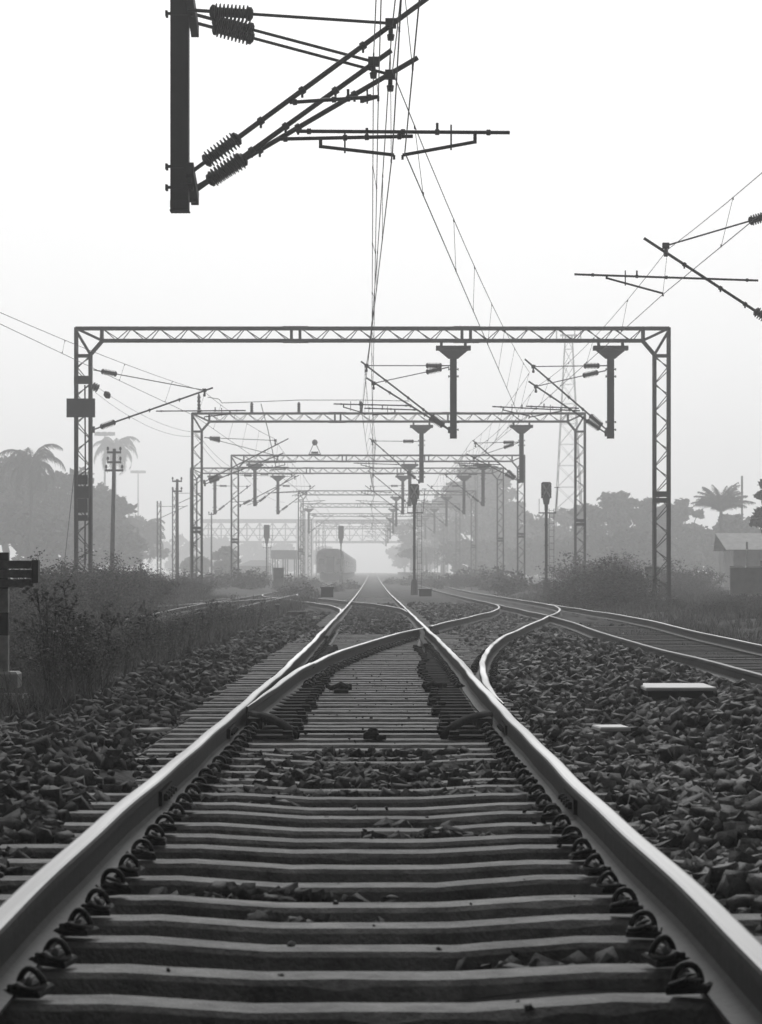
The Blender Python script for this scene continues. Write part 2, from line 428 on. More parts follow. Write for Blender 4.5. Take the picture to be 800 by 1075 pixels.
def sleeper_mesh(x0, x1, dips, topw, seatz, dipz, thick=.21):
    """x0..x1 long bar, trapezoid section, lower in the middle of each gauge; origin at the seat level"""
    xs = [x0, x0+.04] + [q for a, b in dips for q in (a+.28, a+.62, b-.62, b-.28)] + [x1-.04, x1]
    zs = [seatz-.02, seatz] + [q for _ in dips for q in (seatz, dipz, dipz, seatz)] + [seatz, seatz-.02]
    m = MB(); vs = []
    nx, nzz = [xs[0]], [zs[0]]
    for i in range(1, len(xs)):
        kk = max(1, int((xs[i]-xs[i-1])/.09))
        for q in range(1, kk+1):
            nx.append(xs[i-1]+(xs[i]-xs[i-1])*q/kk); nzz.append(zs[i-1]+(zs[i]-zs[i-1])*q/kk)
    xs, zs = nx, nzz
    for i, (x, z) in enumerate(zip(xs, zs)):
        w = topw/2; z += rnd.uniform(-.0010,.0010)
        chip = rnd.uniform(.006,.016) if rnd.random() < .07 else 0
        w1, w2 = w-rnd.uniform(0,.005)-chip, w-rnd.uniform(0,.004)
        vs += [(x, -w-.035, -thick), (x, -w-.004, z-.014-chip), (x, -w1+.008, z), (x, w2-.008, z), (x, w+.004, z-.014), (x, w+.035, -thick)]
    for x, z in ():
        vs += [(x, -w-.035, -thick), (x, -w-.004, z-.014), (x, -w+.008, z), (x, w-.008, z), (x, w+.004, z-.014), (x, w+.035, -thick)]
    fs = []
    for i in range(len(xs)-1):
        for j in range(5):
            a = i*6+j
            fs.append((a, a+6, a+7, a+1))
    n = (len(xs)-1)*6
    fs += [(0,1,2,3,4,5), tuple(n+j for j in range(5,-1,-1))]
    m.v, m.f, m.m = vs, fs, [0]*len(fs)
    return m
ORD = ['', 'second', 'third', 'fourth', 'fifth', 'sixth', 'seventh', 'eighth', 'ninth', 'tenth', 'eleventh', 'twelfth', 'thirteenth', 'fourteenth', 'fifteenth', 'sixteenth', 'seventeenth', 'eighteenth', 'nineteenth', 'twentieth']
GS = 'concrete sleepers of the middle track'
PITCH = .55
STDS = []
for _k in range(6):
    std = sleeper_mesh(-1.375, 1.375, [(-G, G)], .17+rnd.uniform(-.006,.006), 0, -.022+rnd.uniform(-.004,.003)).build('sleeper_shape', M['concrete']); STDS.append(std.data); bpy.data.objects.remove(std)
wide = sleeper_mesh(-1.375, 1.375, [], .235, 0, 0).build('sleeper_shape', M['concrete']); FLAT = wide.data
bpy.data.objects.remove(wide)
sleeper_ys = []
y = 6.66; k = 0
while y < 150:
    dd = float(d1(y)); cx = float(xc(y)); z = float(zr(y)) - .165
    long_ = 16.9 < y < 51.5
    sleeper_ys.append(y)
    if k == 0: lab = 'nearest concrete sleeper, cut off by the lower edge of the photo'
    elif k < 20: lab = 'concrete sleeper of the middle track, %s counted from the nearest one' % ORD[k]
    elif long_: lab = 'long flat concrete sleeper under the turnout, closely ranked before the crossing'
    else: lab = 'concrete sleeper of the middle track beyond the crossing, bedded in stones'
    if long_ and dd > .02:
        me = sleeper_mesh(-1.40-.1*rnd.random(), 1.375+dd+.08*rnd.random(), [], .225, 0, 0)
        o = me.build('sleeper', M['concrete'])
    else:
        o = bpy.data.objects.new('sleeper', rnd.choice(STDS) if y < 16.9 else FLAT); C.objects.link(o)
    o.location = (cx+rnd.uniform(-.012,.012), y+rnd.uniform(-.02,.02), z+rnd.uniform(-.006,.004)-(.012 if y > 52 else 0))
    o.rotation_euler = (0, rnd.uniform(-.002,.002), rnd.uniform(-.007,.007))
    tag(o, lab, 'sleeper', GS)
    if y < 52:
        for s in (-1, 1):
            for io in (-1, 1):
                x = cx + s*G + io*s*(-1)*.104
                if io == 1 and 19 < y < 26: continue       # switch blades slide here
                if io == -1 and s == 1 and 20 < y < 30: continue
                add_clip(o, x, o.location.y-.02, z+.022, 1 if s*io > 0 else -1)
        if 17.8 < y < 42:
            for s in (-1, 1):
                m = MB(); wch = (.31 if y < 34 else .22)+rnd.uniform(-.04,.03)
                m.bbox((cx+s*(G-.075-wch/2-.02), o.location.y-.005, z+.014), (wch, .20, .022), .006)
                m.box((cx+s*(G-.075-wch*.93), o.location.y, z+.034), (.06,.12,.03))
                m.build('slide_chair', M['greasy'], o)
        if y > 26:
            for s in (-1, 1):
                xr_ = cx + s*G + dd
                for io in (-1, 1):
                    x = xr_+io*.112
                    if min(abs(x-(cx+G)), abs(x-(cx-G))) < .17: continue
                    add_clip(o, x, o.location.y-.02, z+.022, -io)
    y += PITCH*rnd.uniform(.985, 1.015) if y < 60 else .62
    k += 1
# sleepers of the diverging part, the neighbouring track and the overgrown track
OLD = FLAT.copy(); OLD.materials.clear(); OLD.materials.append(M['oldconc'])
def row(y0, y1, xf, zf, label, group, pitch, skip=None, dz=-.178, data=None):
    y = y0
    while y < y1:
        if not (skip and skip(y)):
            o = bpy.data.objects.new('sleeper', data or FLAT); C.objects.link(o)
            o.location = (float(xf(y))+rnd.uniform(-.02,.02), y, float(zf(y))+dz+rnd.uniform(-.008,.004))
            o.rotation_euler = (0, rnd.uniform(-.004,.004), rnd.uniform(-.01,.01))
            tag(o, label, 'sleeper', group)
        y += pitch*rnd.uniform(.97, 1.03)
row(52.2, 70, lambda y: xc(y)+d1(y), zr, 'concrete sleeper under the curved rails beyond the crossing', 'concrete sleepers of the curving turnout', .62)
row(20, 70, lambda y: xc(y)+XR, zR, 'concrete sleeper of the neighbouring track, dusty between rusty rails', 'concrete sleepers of the neighbouring track', .62, dz=-.172, data=OLD)

# ------------------------------------------------------------------ point machinery
cx20 = float(xc(18.6)); z20 = float(zr(18.6))
t = thing('stretcher_bar', (cx20, 18.75, z20-.16), 'dark iron stretcher bar tying both switch blade tips across the track', 'stretcher bar')
m = MB(); m.bar((cx20-G+.06, 18.68, z20-.145), (cx20+G-.06, 18.68, z20-.145), .05, .018); m.build('bar', M['greasy'], t)
for s in (-1, 1):
    m = MB(); x0 = cx20+s*G
    m.tube([(x0-s*.07,19.3,z20-.07),(x0-s*.16,18.95,z20-.065),(x0-s*.24,18.75,z20-.07),(x0-s*.32,18.45,z20-.09),(x0-s*.40,18.20,z20-.15)], [.035,.034,.03,.028,.026], 8)
    m.build('pull_rod', M['greasy'], t, smooth=True)
    m = MB(); m.box((x0-s*.11, 19.05, z20-.105), (.10,.34,.07)); m.box((x0-s*.10, 19.45, z20-.12), (.13,.12,.06)); m.build('lug', M['greasy'], t)
for (x, yy, lab) in ((cx20+.01, 18.1, 'lump of dark grease-stained iron lying mid-track before the stretcher bar'), ):
    m = MB(); m.bbox((x, yy, float(zr(yy))-.135), (.10,.12,.05), .02); m.lathe((x+.01,yy,float(zr(yy))-.12),(x+.01,yy,float(zr(yy))-.09), [(0,.04),(.7,.03),(1,.015)], 8); m.box((x+.05,yy-.03,float(zr(yy))-.15),(.07,.06,.03),.5)
    tag(m.build('rod_cover', M['greasy']), lab, 'cover')
for s, yy, lab in ((-1, 25.6, 'dark slide plate bracket inside the bank-side rail half way to the crossing'), (1, 25.9, 'dark slide plate bracket inside the stone-heap side rail half way to the crossing')):
    x = float(xc(yy)) - (.30 if s < 0 else -.52)
    t = thing('rail_bracket', (x, yy, float(zr(yy))-.165), lab, 'bracket', 'brackets between the turnout rails')
    m = MB(); m.bbox((x, yy, float(zr(yy))-.145), (.13,.4,.03), .01); m.build('base_plate', M['greasy'], t)
    m = MB(); m.tube([(x-.07*s,yy-.12,float(zr(yy))-.12),(x,yy-.02,float(zr(yy))-.085),(x+.09*s,yy+.16,float(zr(yy))-.13),(x+.13*s,yy+.2,float(zr(yy))-.11)], .022, 7); m.box((x+.03,yy+.08,float(zr(yy))-.115),(.09,.12,.05),.4); m.build('hook', M['greasy'], t)

# ------------------------------------------------------------------ ballast stones
BX = np.array([(x,y,z) for x in (-1,1) for y in (-1,1) for z in (-1,1)], float)*.78
BXF = np.array([(0,1,3),(0,3,2),(4,6,7),(4,7,5),(0,4,5),(0,5,1),(2,3,7),(2,7,6),(0,2,6),(0,6,4),(1,5,7),(1,7,3)])
def stones(px, py, size, lift=.22, flat=.86, zz=None):
    n = len(px)
    q = npr.normal(size=(n,4)); q /= np.linalg.norm(q, axis=1)[:,None]
    a,b,c,d = q.T
    Rm = np.stack([np.stack([1-2*(c*c+d*d),2*(b*c-a*d),2*(b*d+a*c)],-1),np.stack([2*(b*c+a*d),1-2*(b*b+d*d),2*(c*d-a*b)],-1),np.stack([2*(b*d-a*c),2*(c*d+a*b),1-2*(b*b+c*c)],-1)],1)
    sc_ = np.stack([npr.uniform(.8,1.35,n), npr.uniform(.6,1.0,n), npr.uniform(.55,.95,n)],1)
    v = BX[None]*npr.uniform(.55,1.25,(n,8,3))
    # chop flat facets off so that the stones look crushed
    for _ in range(2):
        nn = npr.normal(size=(n,3)); nn /= np.linalg.norm(nn,axis=1)[:,None]
        dist = np.einsum('nij,nj->ni', v, nn); lim = npr.uniform(.5,.95,(n,1))
        v = v - np.maximum(dist-lim,0)[...,None]*nn[:,None,:]
    v = v*sc_[:,None,:]
    v = np.einsum('nij,nkj->nki', Rm, v)
    v[:,:,2] *= flat
    v = v*(size*.5)[:,None,None]
    z = (tz(px,py) if zz is None else zz)+size*lift
    v += np.stack([px,py,z],1)[:,None,:]
    f = BXF[None]+ (np.arange(n)*8)[:,None,None]
    return v.reshape(-1,3), f.reshape(-1,3)
SY = np.array(sleeper_ys)
def keep_mask(px, py):
    """leave out what would lie inside rails or on sleeper tops"""
    xx = px-xc(py); dd = d1(py); k = np.ones(len(px), bool)
    for rx in (-G, G):
        k &= np.abs(xx-rx) > .105
    k &= ~((np.abs(xx+G-dd) < .13) & (py > 19) & (py < 98))
    k &= ~((np.abs(xx-G-dd) < .13) & (py > 19) & (py < 98))
    j = np.clip(np.searchsorted(SY, py), 1, len(SY)-1)
    near = np.minimum(np.abs(SY[j]-py), np.abs(SY[j-1]-py))
    onslp = (near < .135) & (np.abs(xx) < 1.36)
    long_ = (near < .15) & (py > 17) & (py < 51.5) & (xx > 0) & (xx < 1.3+dd)
    cover = np.where(py > 52, .90, np.where((py > 13) & (py < 16.9), .90, .985))
    cover = np.where((np.abs(xx) > 1.08) & (py > 6), .45, cover); cover = np.where((xx > 1.05) & (py > 16), .05, cover)
    k &= ~((onslp | long_) & (npr.random(len(px)) < cover))
    return k
def patch(n, x0, x1, y0, y1, s0, s1, cond=None, lift=.22, near_bias=1.0):
    t = npr.random(n)
    py = y0*(y1/y0)**(t**near_bias) if near_bias else y0+(y1-y0)*t
    px = npr.uniform(x0,x1,n)
    size = npr.uniform(s0,s1,n)*npr.choice([.55,.8,1,1.25],n)*np.clip(1+(py-30)/90,1,2.0)
    px = px+xc(py)
    k = keep_mask(px,py)
    if cond is not None: k &= cond(px,py)
    k &= ~((np.abs(px-2.45) < .31) & (py > 21.3) & (py < 23.5)) & ~((np.abs(px-1.48) < .13) & (py > 17.3) & (py < 17.9)) & ~((np.abs(px+1.45) < .12) & (py > 18.4) & (py < 19))
    return px[k],py[k],size[k]
sets = []
slope_l = lambda px, py: px > -3.4-.6*np.sin(py*.5)
sets.append(patch(34000, -4.0,-1.36, 8.5, 85, .05,.112, slope_l))
sets.append(patch(5500, -1.5,-1.0, 6, 60, .05,.09, lambda px,py: npr.random(len(px)) < np.where((py > 14) & (py < 30), .35, .75)))
sets.append(patch(36000, 1.36, 3.75, 8.0, 62, .05,.112, lambda px,py: True | (px > 0)))
sets.append(patch(7500, .99, 1.5, 6, 45, .05,.10, lambda px,py: npr.random(len(px)) < .75))
sets.append(patch(9000, -.78,.78, 7.3, 13.4, .035,.09, lambda px,py: (npr.random(len(px)) < .05+.30*np.clip(np.sin(px*3.1+py*1.7)+np.sin(py*2.9-px*1.3)-.35,0,2)) ))
sets.append(patch(3400, -.78,.78, 13.4, 16.9, .045,.085))
sets.append(patch(9000, -.78,.78, 16.9, 52, .045,.075, lambda px,py: npr.random(len(px)) < .22))
sets.append(patch(9000, -.78,.78, 52, 110, .05,.085, near_bias=1.0))
sets.append(patch(7000, 1.3, 3.9, 52, 110, .06,.10))
sets.append(patch(5000, 3.5, 6.4, 20, 66, .05,.09, lambda px,py: npr.random(len(px)) < .6))
px = np.concatenate([s[0] for s in sets]); py = np.concatenate([s[1] for s in sets]); sz = np.concatenate([s[2] for s in sets])
rs_ = (px-xc(py) > 1.0) & (px < 3.75)
v, f = stones(px[~rs_], py[~rs_], sz[~rs_])
tag(np_mesh('ballast', v, f, M['stone']), kind='stuff')
v, f = stones(px[rs_], py[rs_], sz[rs_])
tag(np_mesh('fresh_ballast', v, f, M['stone_fresh']), kind='stuff')
# second, looser layer heaped on the near banks
n = 12000
ty = npr.random(n); py = 8.5*(40/8.5)**ty; side = npr.random(n) < .5
px = np.where(side, npr.uniform(-3.2,-1.55,n), npr.uniform(1.6,3.5,n)); sz = npr.uniform(.035,.125,n)
k = keep_mask(px, py) & ~((px > 0) & (px < 1.5+d1(py)) & (py > 20)) & ~((np.abs(px-2.45) < .36) & (py > 20.6) & (py < 23.5)) & ~((px < 1.75) & (px > 0) & (np.abs(py-17.5) < .6))
for nm, sd, mt in (('loose_stones', k & ~side, 'stone_fresh'), ('old_stones', k & side, 'stone')):
    v, f = stones(px[sd], py[sd], sz[sd], lift=.55)
    tag(np_mesh(nm, v, f, M[mt]), kind='stuff')

n = 260; k0 = npr.integers(0, 60, n); py = SY[k0]+npr.uniform(-.075,.075,n); px = npr.normal(0,.38,n)*npr.choice([1,1.6],n)+xc(py)
k = np.abs(px-xc(py)) < .74
px, py = px[k], py[k]; dip_ = np.where((np.abs(px-xc(py)) < .28) & (py < 16.9), .030, np.where((np.abs(px-xc(py)) < .6) & (py < 16.9), .030*(.6-np.abs(px-xc(py)))/.32, 0))
v, f = stones(px, py, npr.uniform(.008,.024,len(px))*npr.choice([.7,1,1.2],len(px)), lift=.3, zz=zr(py)-.165-dip_)
tag(np_mesh('stone_crumbs', v, f, M['stone_fresh']), kind='stuff')

# slabs lying in the ballast
def slab(c, d, rz, lab, name='concrete_slab', tilt=0.0, mt='slab'):
    m = MB(); m.bbox((0,0,0), d, .008)
    o = m.build(name, M[mt]); o.location = c; o.rotation_euler = (tilt, 0, rz)
    tag(o, lab, 'slab'); return o
p = at(711, 743, 22.8); b = MB()
p.z += .075
t = thing('cable_pit', (p.x, 22.9, p.z-.18), 'dark cable pit box with a pale flat lid in the stone heap', 'cable pit')
m = MB(); m.box((p.x, 22.95, p.z-.05), (.52,.80,.24)); m.build('box', M['plate'], t)
m = MB(); m.bbox((p.x, 22.93, p.z+.087), (.56,.90,.026), .008); m.build('lid', M['white'], t)
p = at(643, 765, 17.6); slab((p.x,17.7,p.z-.0), (.19,.30,.025), .1, 'small pale flat stone chip before the cable pit', 'flat_stone', mt='white')
p = at(158, 772, 18.6); slab((p.x,18.7,p.z+.03), (.15,.26,.02), -.5, 'pale broken concrete flake on the stones by the bank-side sleeper ends', 'concrete_flake')
p = at(312, 644, 74); slab((p.x,74,p.z+.0), (.48,.6,.12), 0, 'low concrete block beside the far end of the stone bank', 'concrete_block', mt='concrete')
p = at(332, 648.5, 66); slab((p.x,66,p.z), (.10,.2,.05), .4, 'tiny white chip lying near the low concrete block', 'white_chip', mt='white')

# ------------------------------------------------------------------ overhead line
ZP = EYE
def lattice(mb, a0, a1, b0, b1, axis, lo, hi, cw, pitch, dw=.028, flip=0):
    """four angle chords between lo and hi with zigzag bracing on all four faces.
       axis 'z': a is x, b is y; axis 'x': a is y, b is z"""
    def P(a, b, q): return (a, b, q) if axis == 'z' else (q, a, b)
    for a in (a0, a1):
        for b in (b0, b1):
            mb.bar(P(a,b,lo), P(a,b,hi), cw)
    n = max(2, int(round((hi-lo)/pitch))); st = (hi-lo)/n
    for i in range(n):
        q0, q1 = lo+i*st, lo+(i+1)*st
        e = (i+flip) % 2
        if axis == 'z':
            for b, ee in ((b0,e),(b1,1-e if i % 3 else e)):
                mb.bar(P(a0 if ee else a1,b,q0), P(a1 if ee else a0,b,q1), dw)
            for a in (a0,a1): mb.bar(P(a,b0 if e else b1,q0), P(a,b1 if e else b0,q1), dw)
        else:
            for a, sh in ((a0,0),(a1,.11)):
                mb.bar(P(a,b0 if e else b1,q0+sh*(1 if e else 0)), P(a,b1 if e else b0,q1+sh*(0 if e else 1)), dw)
            for b in (b0,b1): mb.bar(P(a0 if e else a1,b,q0), P(a1 if e else a0,b,q1), dw)

def insulator(mb, a, b, r=.085, n=9, cr=.062):
    r = r*1.4
    prof = [(0,cr*.8),(.05,cr*1.5),(.11,cr*1.5),(.115,cr)]
    for k in range(n):
        q = .14+.72*k/(n-1)
        prof += [(q-.026,cr),(q-.006,r*.97),(q+.008,r),(q+.018,r*.96),(q+.030,cr)]
    prof += [(.885,cr),(.89,cr*1.5),(.95,cr*1.5),(1,cr*.8)]
    mb.lathe(a, b, prof, 12)

def portal(Y, xl, xr, ztop, masts, lab, near=False, zb=-.35, mbot=5.5, detail=True, cw=.10, posts=()):
    t = thing('portal_gantry', ((xl+xr)/2, Y, zb), lab, 'gantry', 'steel portals over the tracks')
    D = .22; H = .43; W = .50
    beam = MB(); zl = ztop-H
    x0, x1 = xl+.92, xr-.92
    for yy in (Y-D, Y+D):
        beam.bar((xl,yy,ztop),(xr,yy,ztop),cw); beam.bar((x0,yy,zl),(x1,yy,zl),cw)
        for s, xo in ((1,xl),(-1,xr)):
            beam.bar((xo,yy,ztop),(xo+s*.92,yy,zl),cw*.75); beam.bar((xo+s*.90,yy,zl),(xo+s*.90,yy,ztop),cw*.9)
    span = x1-x0; n = int(round(span/.50)); st = span/n
    ks = {int(n*.36), int(n*.68)}
    for i in range(n):
        e = i % 2
        for yy, sh in ((Y-D,0),(Y+D,.16)):
            if i in ks: beam.bar((x0+(i+.3)*st,yy,zl),(x0+(i+.3)*st,yy,ztop),cw*.9); beam.bar((x0+(i+.9)*st,yy,zl),(x0+(i+.9)*st,yy,ztop),cw*.9); continue
            beam.bar((x0+i*st+(sh if e else 0),yy,zl if e else ztop),(x0+(i+1)*st+(0 if e else sh),yy,ztop if e else zl),.030)
        for zz in (zl,ztop):
            beam.bar((x0+i*st,Y-D if e else Y+D,zz),(x0+(i+1)*st,Y+D if e else Y-D,zz),.03)
    for kx in ks:
        beam.box((x0+(kx+.6)*st, Y, ztop+.055), (.9,.5,.02)); beam.box((x0+(kx+.6)*st, Y, zl-.055), (.9,.5,.02))
    beam.build('lattice_beam', M['steel'], t)
    for s, xo in ((1,xl),(-1,xr)):
        leg = MB(); xi = xo+s*W; zi = ztop-.92
        for yy in (Y-D,Y+D):
            leg.bar((xo,yy,zb),(xo,yy,ztop+.02),cw); leg.bar((xi,yy,zb),(xi,yy,zi),cw)
            leg.bar((xo,yy,zi-.04),(xi,yy,zi-.04),cw*.9)
            leg.bar((xo,yy,ztop-.08),(xi,yy,zi),cw*.75); leg.bar((xi,yy,zi),(xo+s*.92,yy,zl),cw*.85)
        n = int(round((zi-zb)/.50)); st = (zi-zb-.06)/n
        for i in range(n):
            e = i % 2
            for yy, sh in ((Y-D,0),(Y+D,.14)):
                leg.bar((xo if e else xi,yy,zb+i*st+(sh if e else 0)),(xi if e else xo,yy,zb+(i+1)*st+(0 if e else sh)),.030)
            for xx in (xo,xi): leg.bar((xx,Y-D if e else Y+D,zb+i*st),(xx,Y+D if e else Y-D,zb+(i+1)*st),.03)
        lo = leg.build('lattice_leg', M['steel'], t)
        m = MB(); m.bbox((xo+s*W/2,Y,zb-.02),(W+.5,1.0,.5),.03); m.build('footing', M['concrete'], lo)
        if (detail and not (Y < 120 and s > 0)):
            zz = ZP+ (2.15 if s > 0 else 2.55)
            m = MB(); m.box((xo+s*W/2,Y-D-.07,zz+.10),(W+.02,.02,.15)); m.box((xo+s*W/2,Y-D-.07,zz-.10),(W+.02,.02,.15)); m.build('number_plate', M['plate'], lo)
    for mx in masts:
        hang = MB(); zp = zl-.26
        for dx in (-.42,.42): hang.bar((mx+dx,Y,zl-.04),(mx+dx,Y,zp+.08),.09,.30)
        hang.box((mx,Y,zp),(1.22,.42,.15))
        d = MB(); d.prism([(mx-.52,zp-.076),(mx+.52,zp-.076),(mx+.17,zp-.37),(mx-.17,zp-.37)],'y',Y-.10,Y+.10)
        # H section
        zt, zm = zp-.37, ZP+mbot-.84
        d.box((mx-.11,Y,(zt+zm)/2),(.016,.24,zt-zm)); d.box((mx+.11,Y,(zt+zm)/2),(.016,.24,zt-zm)); d.box((mx,Y,(zt+zm)/2),(.204,.016,zt-zm))
        d.box((mx,Y-.122,(zt+zm)/2),(.236,.004,zt-zm-.12))
        mo = d.build('drop_mast', M['mast'], t)
        hang.build('mounting_plate', M['mast'], mo)
        m = MB()
        for zz in (zp-.75, zp-1.0, zm+.28, zm+.55):
            m.box((mx,Y-.14,zz),(.30,.03,.035)); m.box((mx+.165,Y-.10,zz),(.03,.16,.07)); m.box((mx-.165,Y-.10,zz),(.03,.16,.07))
        m.build('clamp', M['mast'], mo)
        m = MB(); m.bbox((mx,Y,zm-.012),(.25,.27,.02),.004); m.box((mx,Y-.128,zm+.07),(.242,.006,.10)); m.build('end_plate', M['steel'], mo)
    for (px_, hh) in posts:
        m = MB(); m.lathe((px_,Y,ztop+.05),(px_,Y,ztop+.05+hh),[(0,.10),(.08,.10),(.1,.05),(.2,.10),(.3,.06),(.4,.10),(.5,.06),(.6,.10),(.7,.06),(.8,.10),(.9,.06),(1,.04)],10)
        m.build('post_insulator', M['insul'], t)
    return t

def cantilever(Y, mx, s, lab, tip, hb=4.92, ht=7.17, reg=(1.5,4.2,5.77,5.83), arm=(3.85,5.72,3.1,5.5), stay=(3.05,7.17), hstay=None, r=.030, n_ins=9, dy=0.0, reverse=None, mount=.13):
    """s: direction from the mast (+1/-1 in x). heights over the eye, distances from the mast"""
    Y = Y+dy
    def P(d, h): return Vector((mx+s*d, Y, ZP+h))
    t = thing('cantilever_arm', tuple(P(mount, hb)), lab, 'cantilever', 'hinged arms carrying the overhead wires')
    A, B = P(mount, hb), P(*tip)
    u = (B-A).normalized()
    m = MB(); m.tube([A, A+u*.28], .028, 6); m.box(A, (.10,.08,.22)); m.build('hinge', M['mast'], t)
    m = MB(); insulator(m, A+u*.26, A+u*.82, .085, n_ins); m.build('bracket_insulator', M['insul'], t)
    m = MB(); m.tube([A+u*.80, B], r, 8)
    for q in (.30,.47,.72):
        c0 = A+(B-A)*q; m.lathe(c0-u*.035, c0+u*.035, [(0,r*1.1),(.1,r*1.55),(.9,r*1.55),(1,r*1.1)], 8); m.box(c0-Vector((0,0,r*1.9)), (.03,.05,r*1.6))
    br = m.build('bracket_tube', M['tube'], t)
    hs = hstay if hstay is not None else ht
    A2 = P(mount, hs); B2 = P(*stay); u2 = (B2-A2).normalized()
    m = MB(); m.tube([A2, A2+u2*.30], .024, 6); m.build('stay_link', M['mast'], t)
    m = MB(); insulator(m, A2+u2*.28, A2+u2*.84, .080, n_ins); m.build('stay_insulator', M['insul'], t)
    m = MB(); m.tube([A2+u2*.82, B2], r*.62, 6); m.build('stay_tube', M['tube'], t)
    m = MB(); q = B2 + (B-B2)*0.0
    m.box(q, (.14,.10,.12)); m.lathe(q+Vector((0,0,-.05)), q+Vector((0,0,-.22)), [(0,.03),(.5,.03),(.55,.05),(1,.04)], 8); m.build('messenger_clamp', M['tube'], t)
    m = MB(); R0, R1 = P(reg[0],reg[2]), P(reg[1],reg[3]); m.tube([R0,R1], r*.75, 7)
    for q in (.06,.5,.66,.9):
        c0 = R0+(R1-R0)*q; u3 = (R1-R0).normalized(); m.lathe(c0-u3*.03, c0+u3*.03, [(0,r*.8),(.1,r*1.2),(.9,r*1.2),(1,r*.8)], 7)
    c0 = R0+(R1-R0)*.66; m.box(c0+Vector((0,0,.06)), (.035,.03,.12)); rt = m.build('registration_tube', M['tube'], t)
    m = MB(); a0, a1 = P(arm[0],arm[1]), P(arm[2],arm[3])
    hgt = R0.z+(R1.z-R0.z)*((arm[0]-reg[0])/(reg[1]-reg[0]))
    m.bar((a0.x,Y,hgt),(a0.x,Y,a0.z-.02),.045,.03); m.build('drop_bracket', M['tube'], rt)
    mid = a0+(a1-a0)*.33
    m = MB(); m.tube([a0, a1], r*.72, 6); m.tube([a1,a1+Vector((0,0,-.06))], .018, 6); m.bar(mid+Vector((0,0,-.05)), (mid.x,Y,hgt+.10), .022)
    m.build('steady_arm', M['tube'], t)
    return t

# ------- portals
P1 = portal(100, -10.40, 10.40, ZP+8.50, (2.84, 8.36), 'nearest full steel portal spanning the tracks, dark sign on one leg')
P0 = portal(37, -10.4, 10.4, ZP+8.9, (-2.5,), 'portal overhead of which only the thick dark hanging mast shows', mbot=5.52)
plist = [
 (151, -9.55, 11.26, 8.33, (2.6,7.9), 'second full steel portal, with small insulators standing on its beam', ((-9.2,1.0),(-6.4,.55),(-3.9,.55),(-.6,.6))),
 (206, -10.2, 11.0, 8.33, (2.7,8.0,-8.5), 'third steel portal, with a dark ball above its beam', ()),
 (235, -15.0, 10.8, 8.45, (2.5,7.55,-7.8,-13.0), 'wide fourth steel portal close behind the portal with the ball', ()),
 (300, -7.8, 10.9, 8.4, (2.5,7.8), 'fifth steel portal, narrower and grey in the mist', ()),
 (358, -9.0, 11.0, 8.4, (2.6,7.8,-8.0), 'sixth steel portal, pale in the mist before the coach front', ()),
 (420, -9.5, 11.0, 8.4, (2.6,7.8), 'seventh steel portal, faint in the mist above the coaches', ()),
 (480, -9.5, 11.0, 8.4, (2.6,7.8), 'eighth steel portal, fainter than the seventh', ()),
 (545, -9.5, 11.0, 8.4, (2.6,), 'ninth and faintest steel portal just before the footbridge', ()),
]
for (Y, a, b, h, ms, lab, posts) in plist:
    portal(Y, a, b, ZP+h, ms, lab, posts=posts, mbot=5.52 if Y < 220 else 5.5)

# fittings on the first portal's legs
t = P1
lg = [c for c in P1.children if c.name.startswith('lattice_leg')]
left_leg, right_leg = lg[0], lg[1]
m = MB(); m.box((at(86,429,100).x, 99.62, ZP+5.69), (1.00,.03,.66)); q = m.build('sign_board', M['plate'], left_leg)
m = MB(); m.box((at(88,400,100).x, 99.68, ZP+6.66), (.62,.10,.26)); m.box((at(88,400,100).x, 99.68, ZP+6.80), (.60,.16,.03)); m.build('switch_box', M['mast'], left_leg)
m = MB()
for vv, hh in ((504,.33),(517,.42),(531,.5),(544,.2)):
    m.box((at(88,vv,100).x, 99.66, ZP+(599-vv)*100/2990), (.34+.10*(vv==517),.18,hh))
m.build('control_box', M['mast'], left_leg)
m = MB(); xx = at(90,0,100).x
m.tube([(xx,99.7,ZP+6.5),(xx+.02,99.7,ZP+3.3),(xx,99.7,ZP+.2)], .03, 6); m.build('conduit', M['mast'], left_leg)
m = MB(); m.box((at(692,518,100).x, 99.7, ZP+2.70),(.50,.02,.15)); m.box((at(692,525,100).x, 99.7, ZP+2.47),(.50,.02,.15)); m.build('number_plate', M['plate'], right_leg)
m = MB(); m.tube([at(68,588,104), at(80,478,100)], .012, 5)
tag(m.build('stay_wire', M['wire']), 'slanting stay wire from the ground to the signed portal leg', 'stay wire')

# ------- cantilevers at the near hanging mast (37 m): heights read from the photograph
k37 = 2990/37
def D(u): return (u-391)/k37 + 2.5
def Hh(v): return (599-v)/k37
cantilever(37, -2.5, 1, 'near arm with its steep tube reaching highest above the middle track', (D(452),Hh(2)), hb=Hh(188), hstay=Hh(17), stay=(D(410),Hh(31)), reg=(D(305),D(397),Hh(113),Hh(107)), arm=(D(380),Hh(112),D(397),Hh(107)), dy=-.42, r=.034)
cantilever(37, -2.5, 1, 'near arm with the shortest tube, between its two neighbours on the hanging mast', (D(411),Hh(47)), hb=Hh(199), hstay=Hh(8), stay=(D(392),Hh(59)), reg=(D(290),D(434),Hh(141),Hh(138)), arm=(D(336),Hh(149),D(414),Hh(158)), dy=.40, r=.034)
cantilever(37, -2.5, 1, 'near arm with the lowest tube and the longest horizontal registration tube', (D(439),Hh(54)), hb=Hh(194), hstay=Hh(16), stay=(D(410),Hh(72)), reg=(D(310),D(537),Hh(132),Hh(133.5)), arm=(D(500),Hh(143.5),D(423),Hh(157.5)), dy=.45, r=.034)
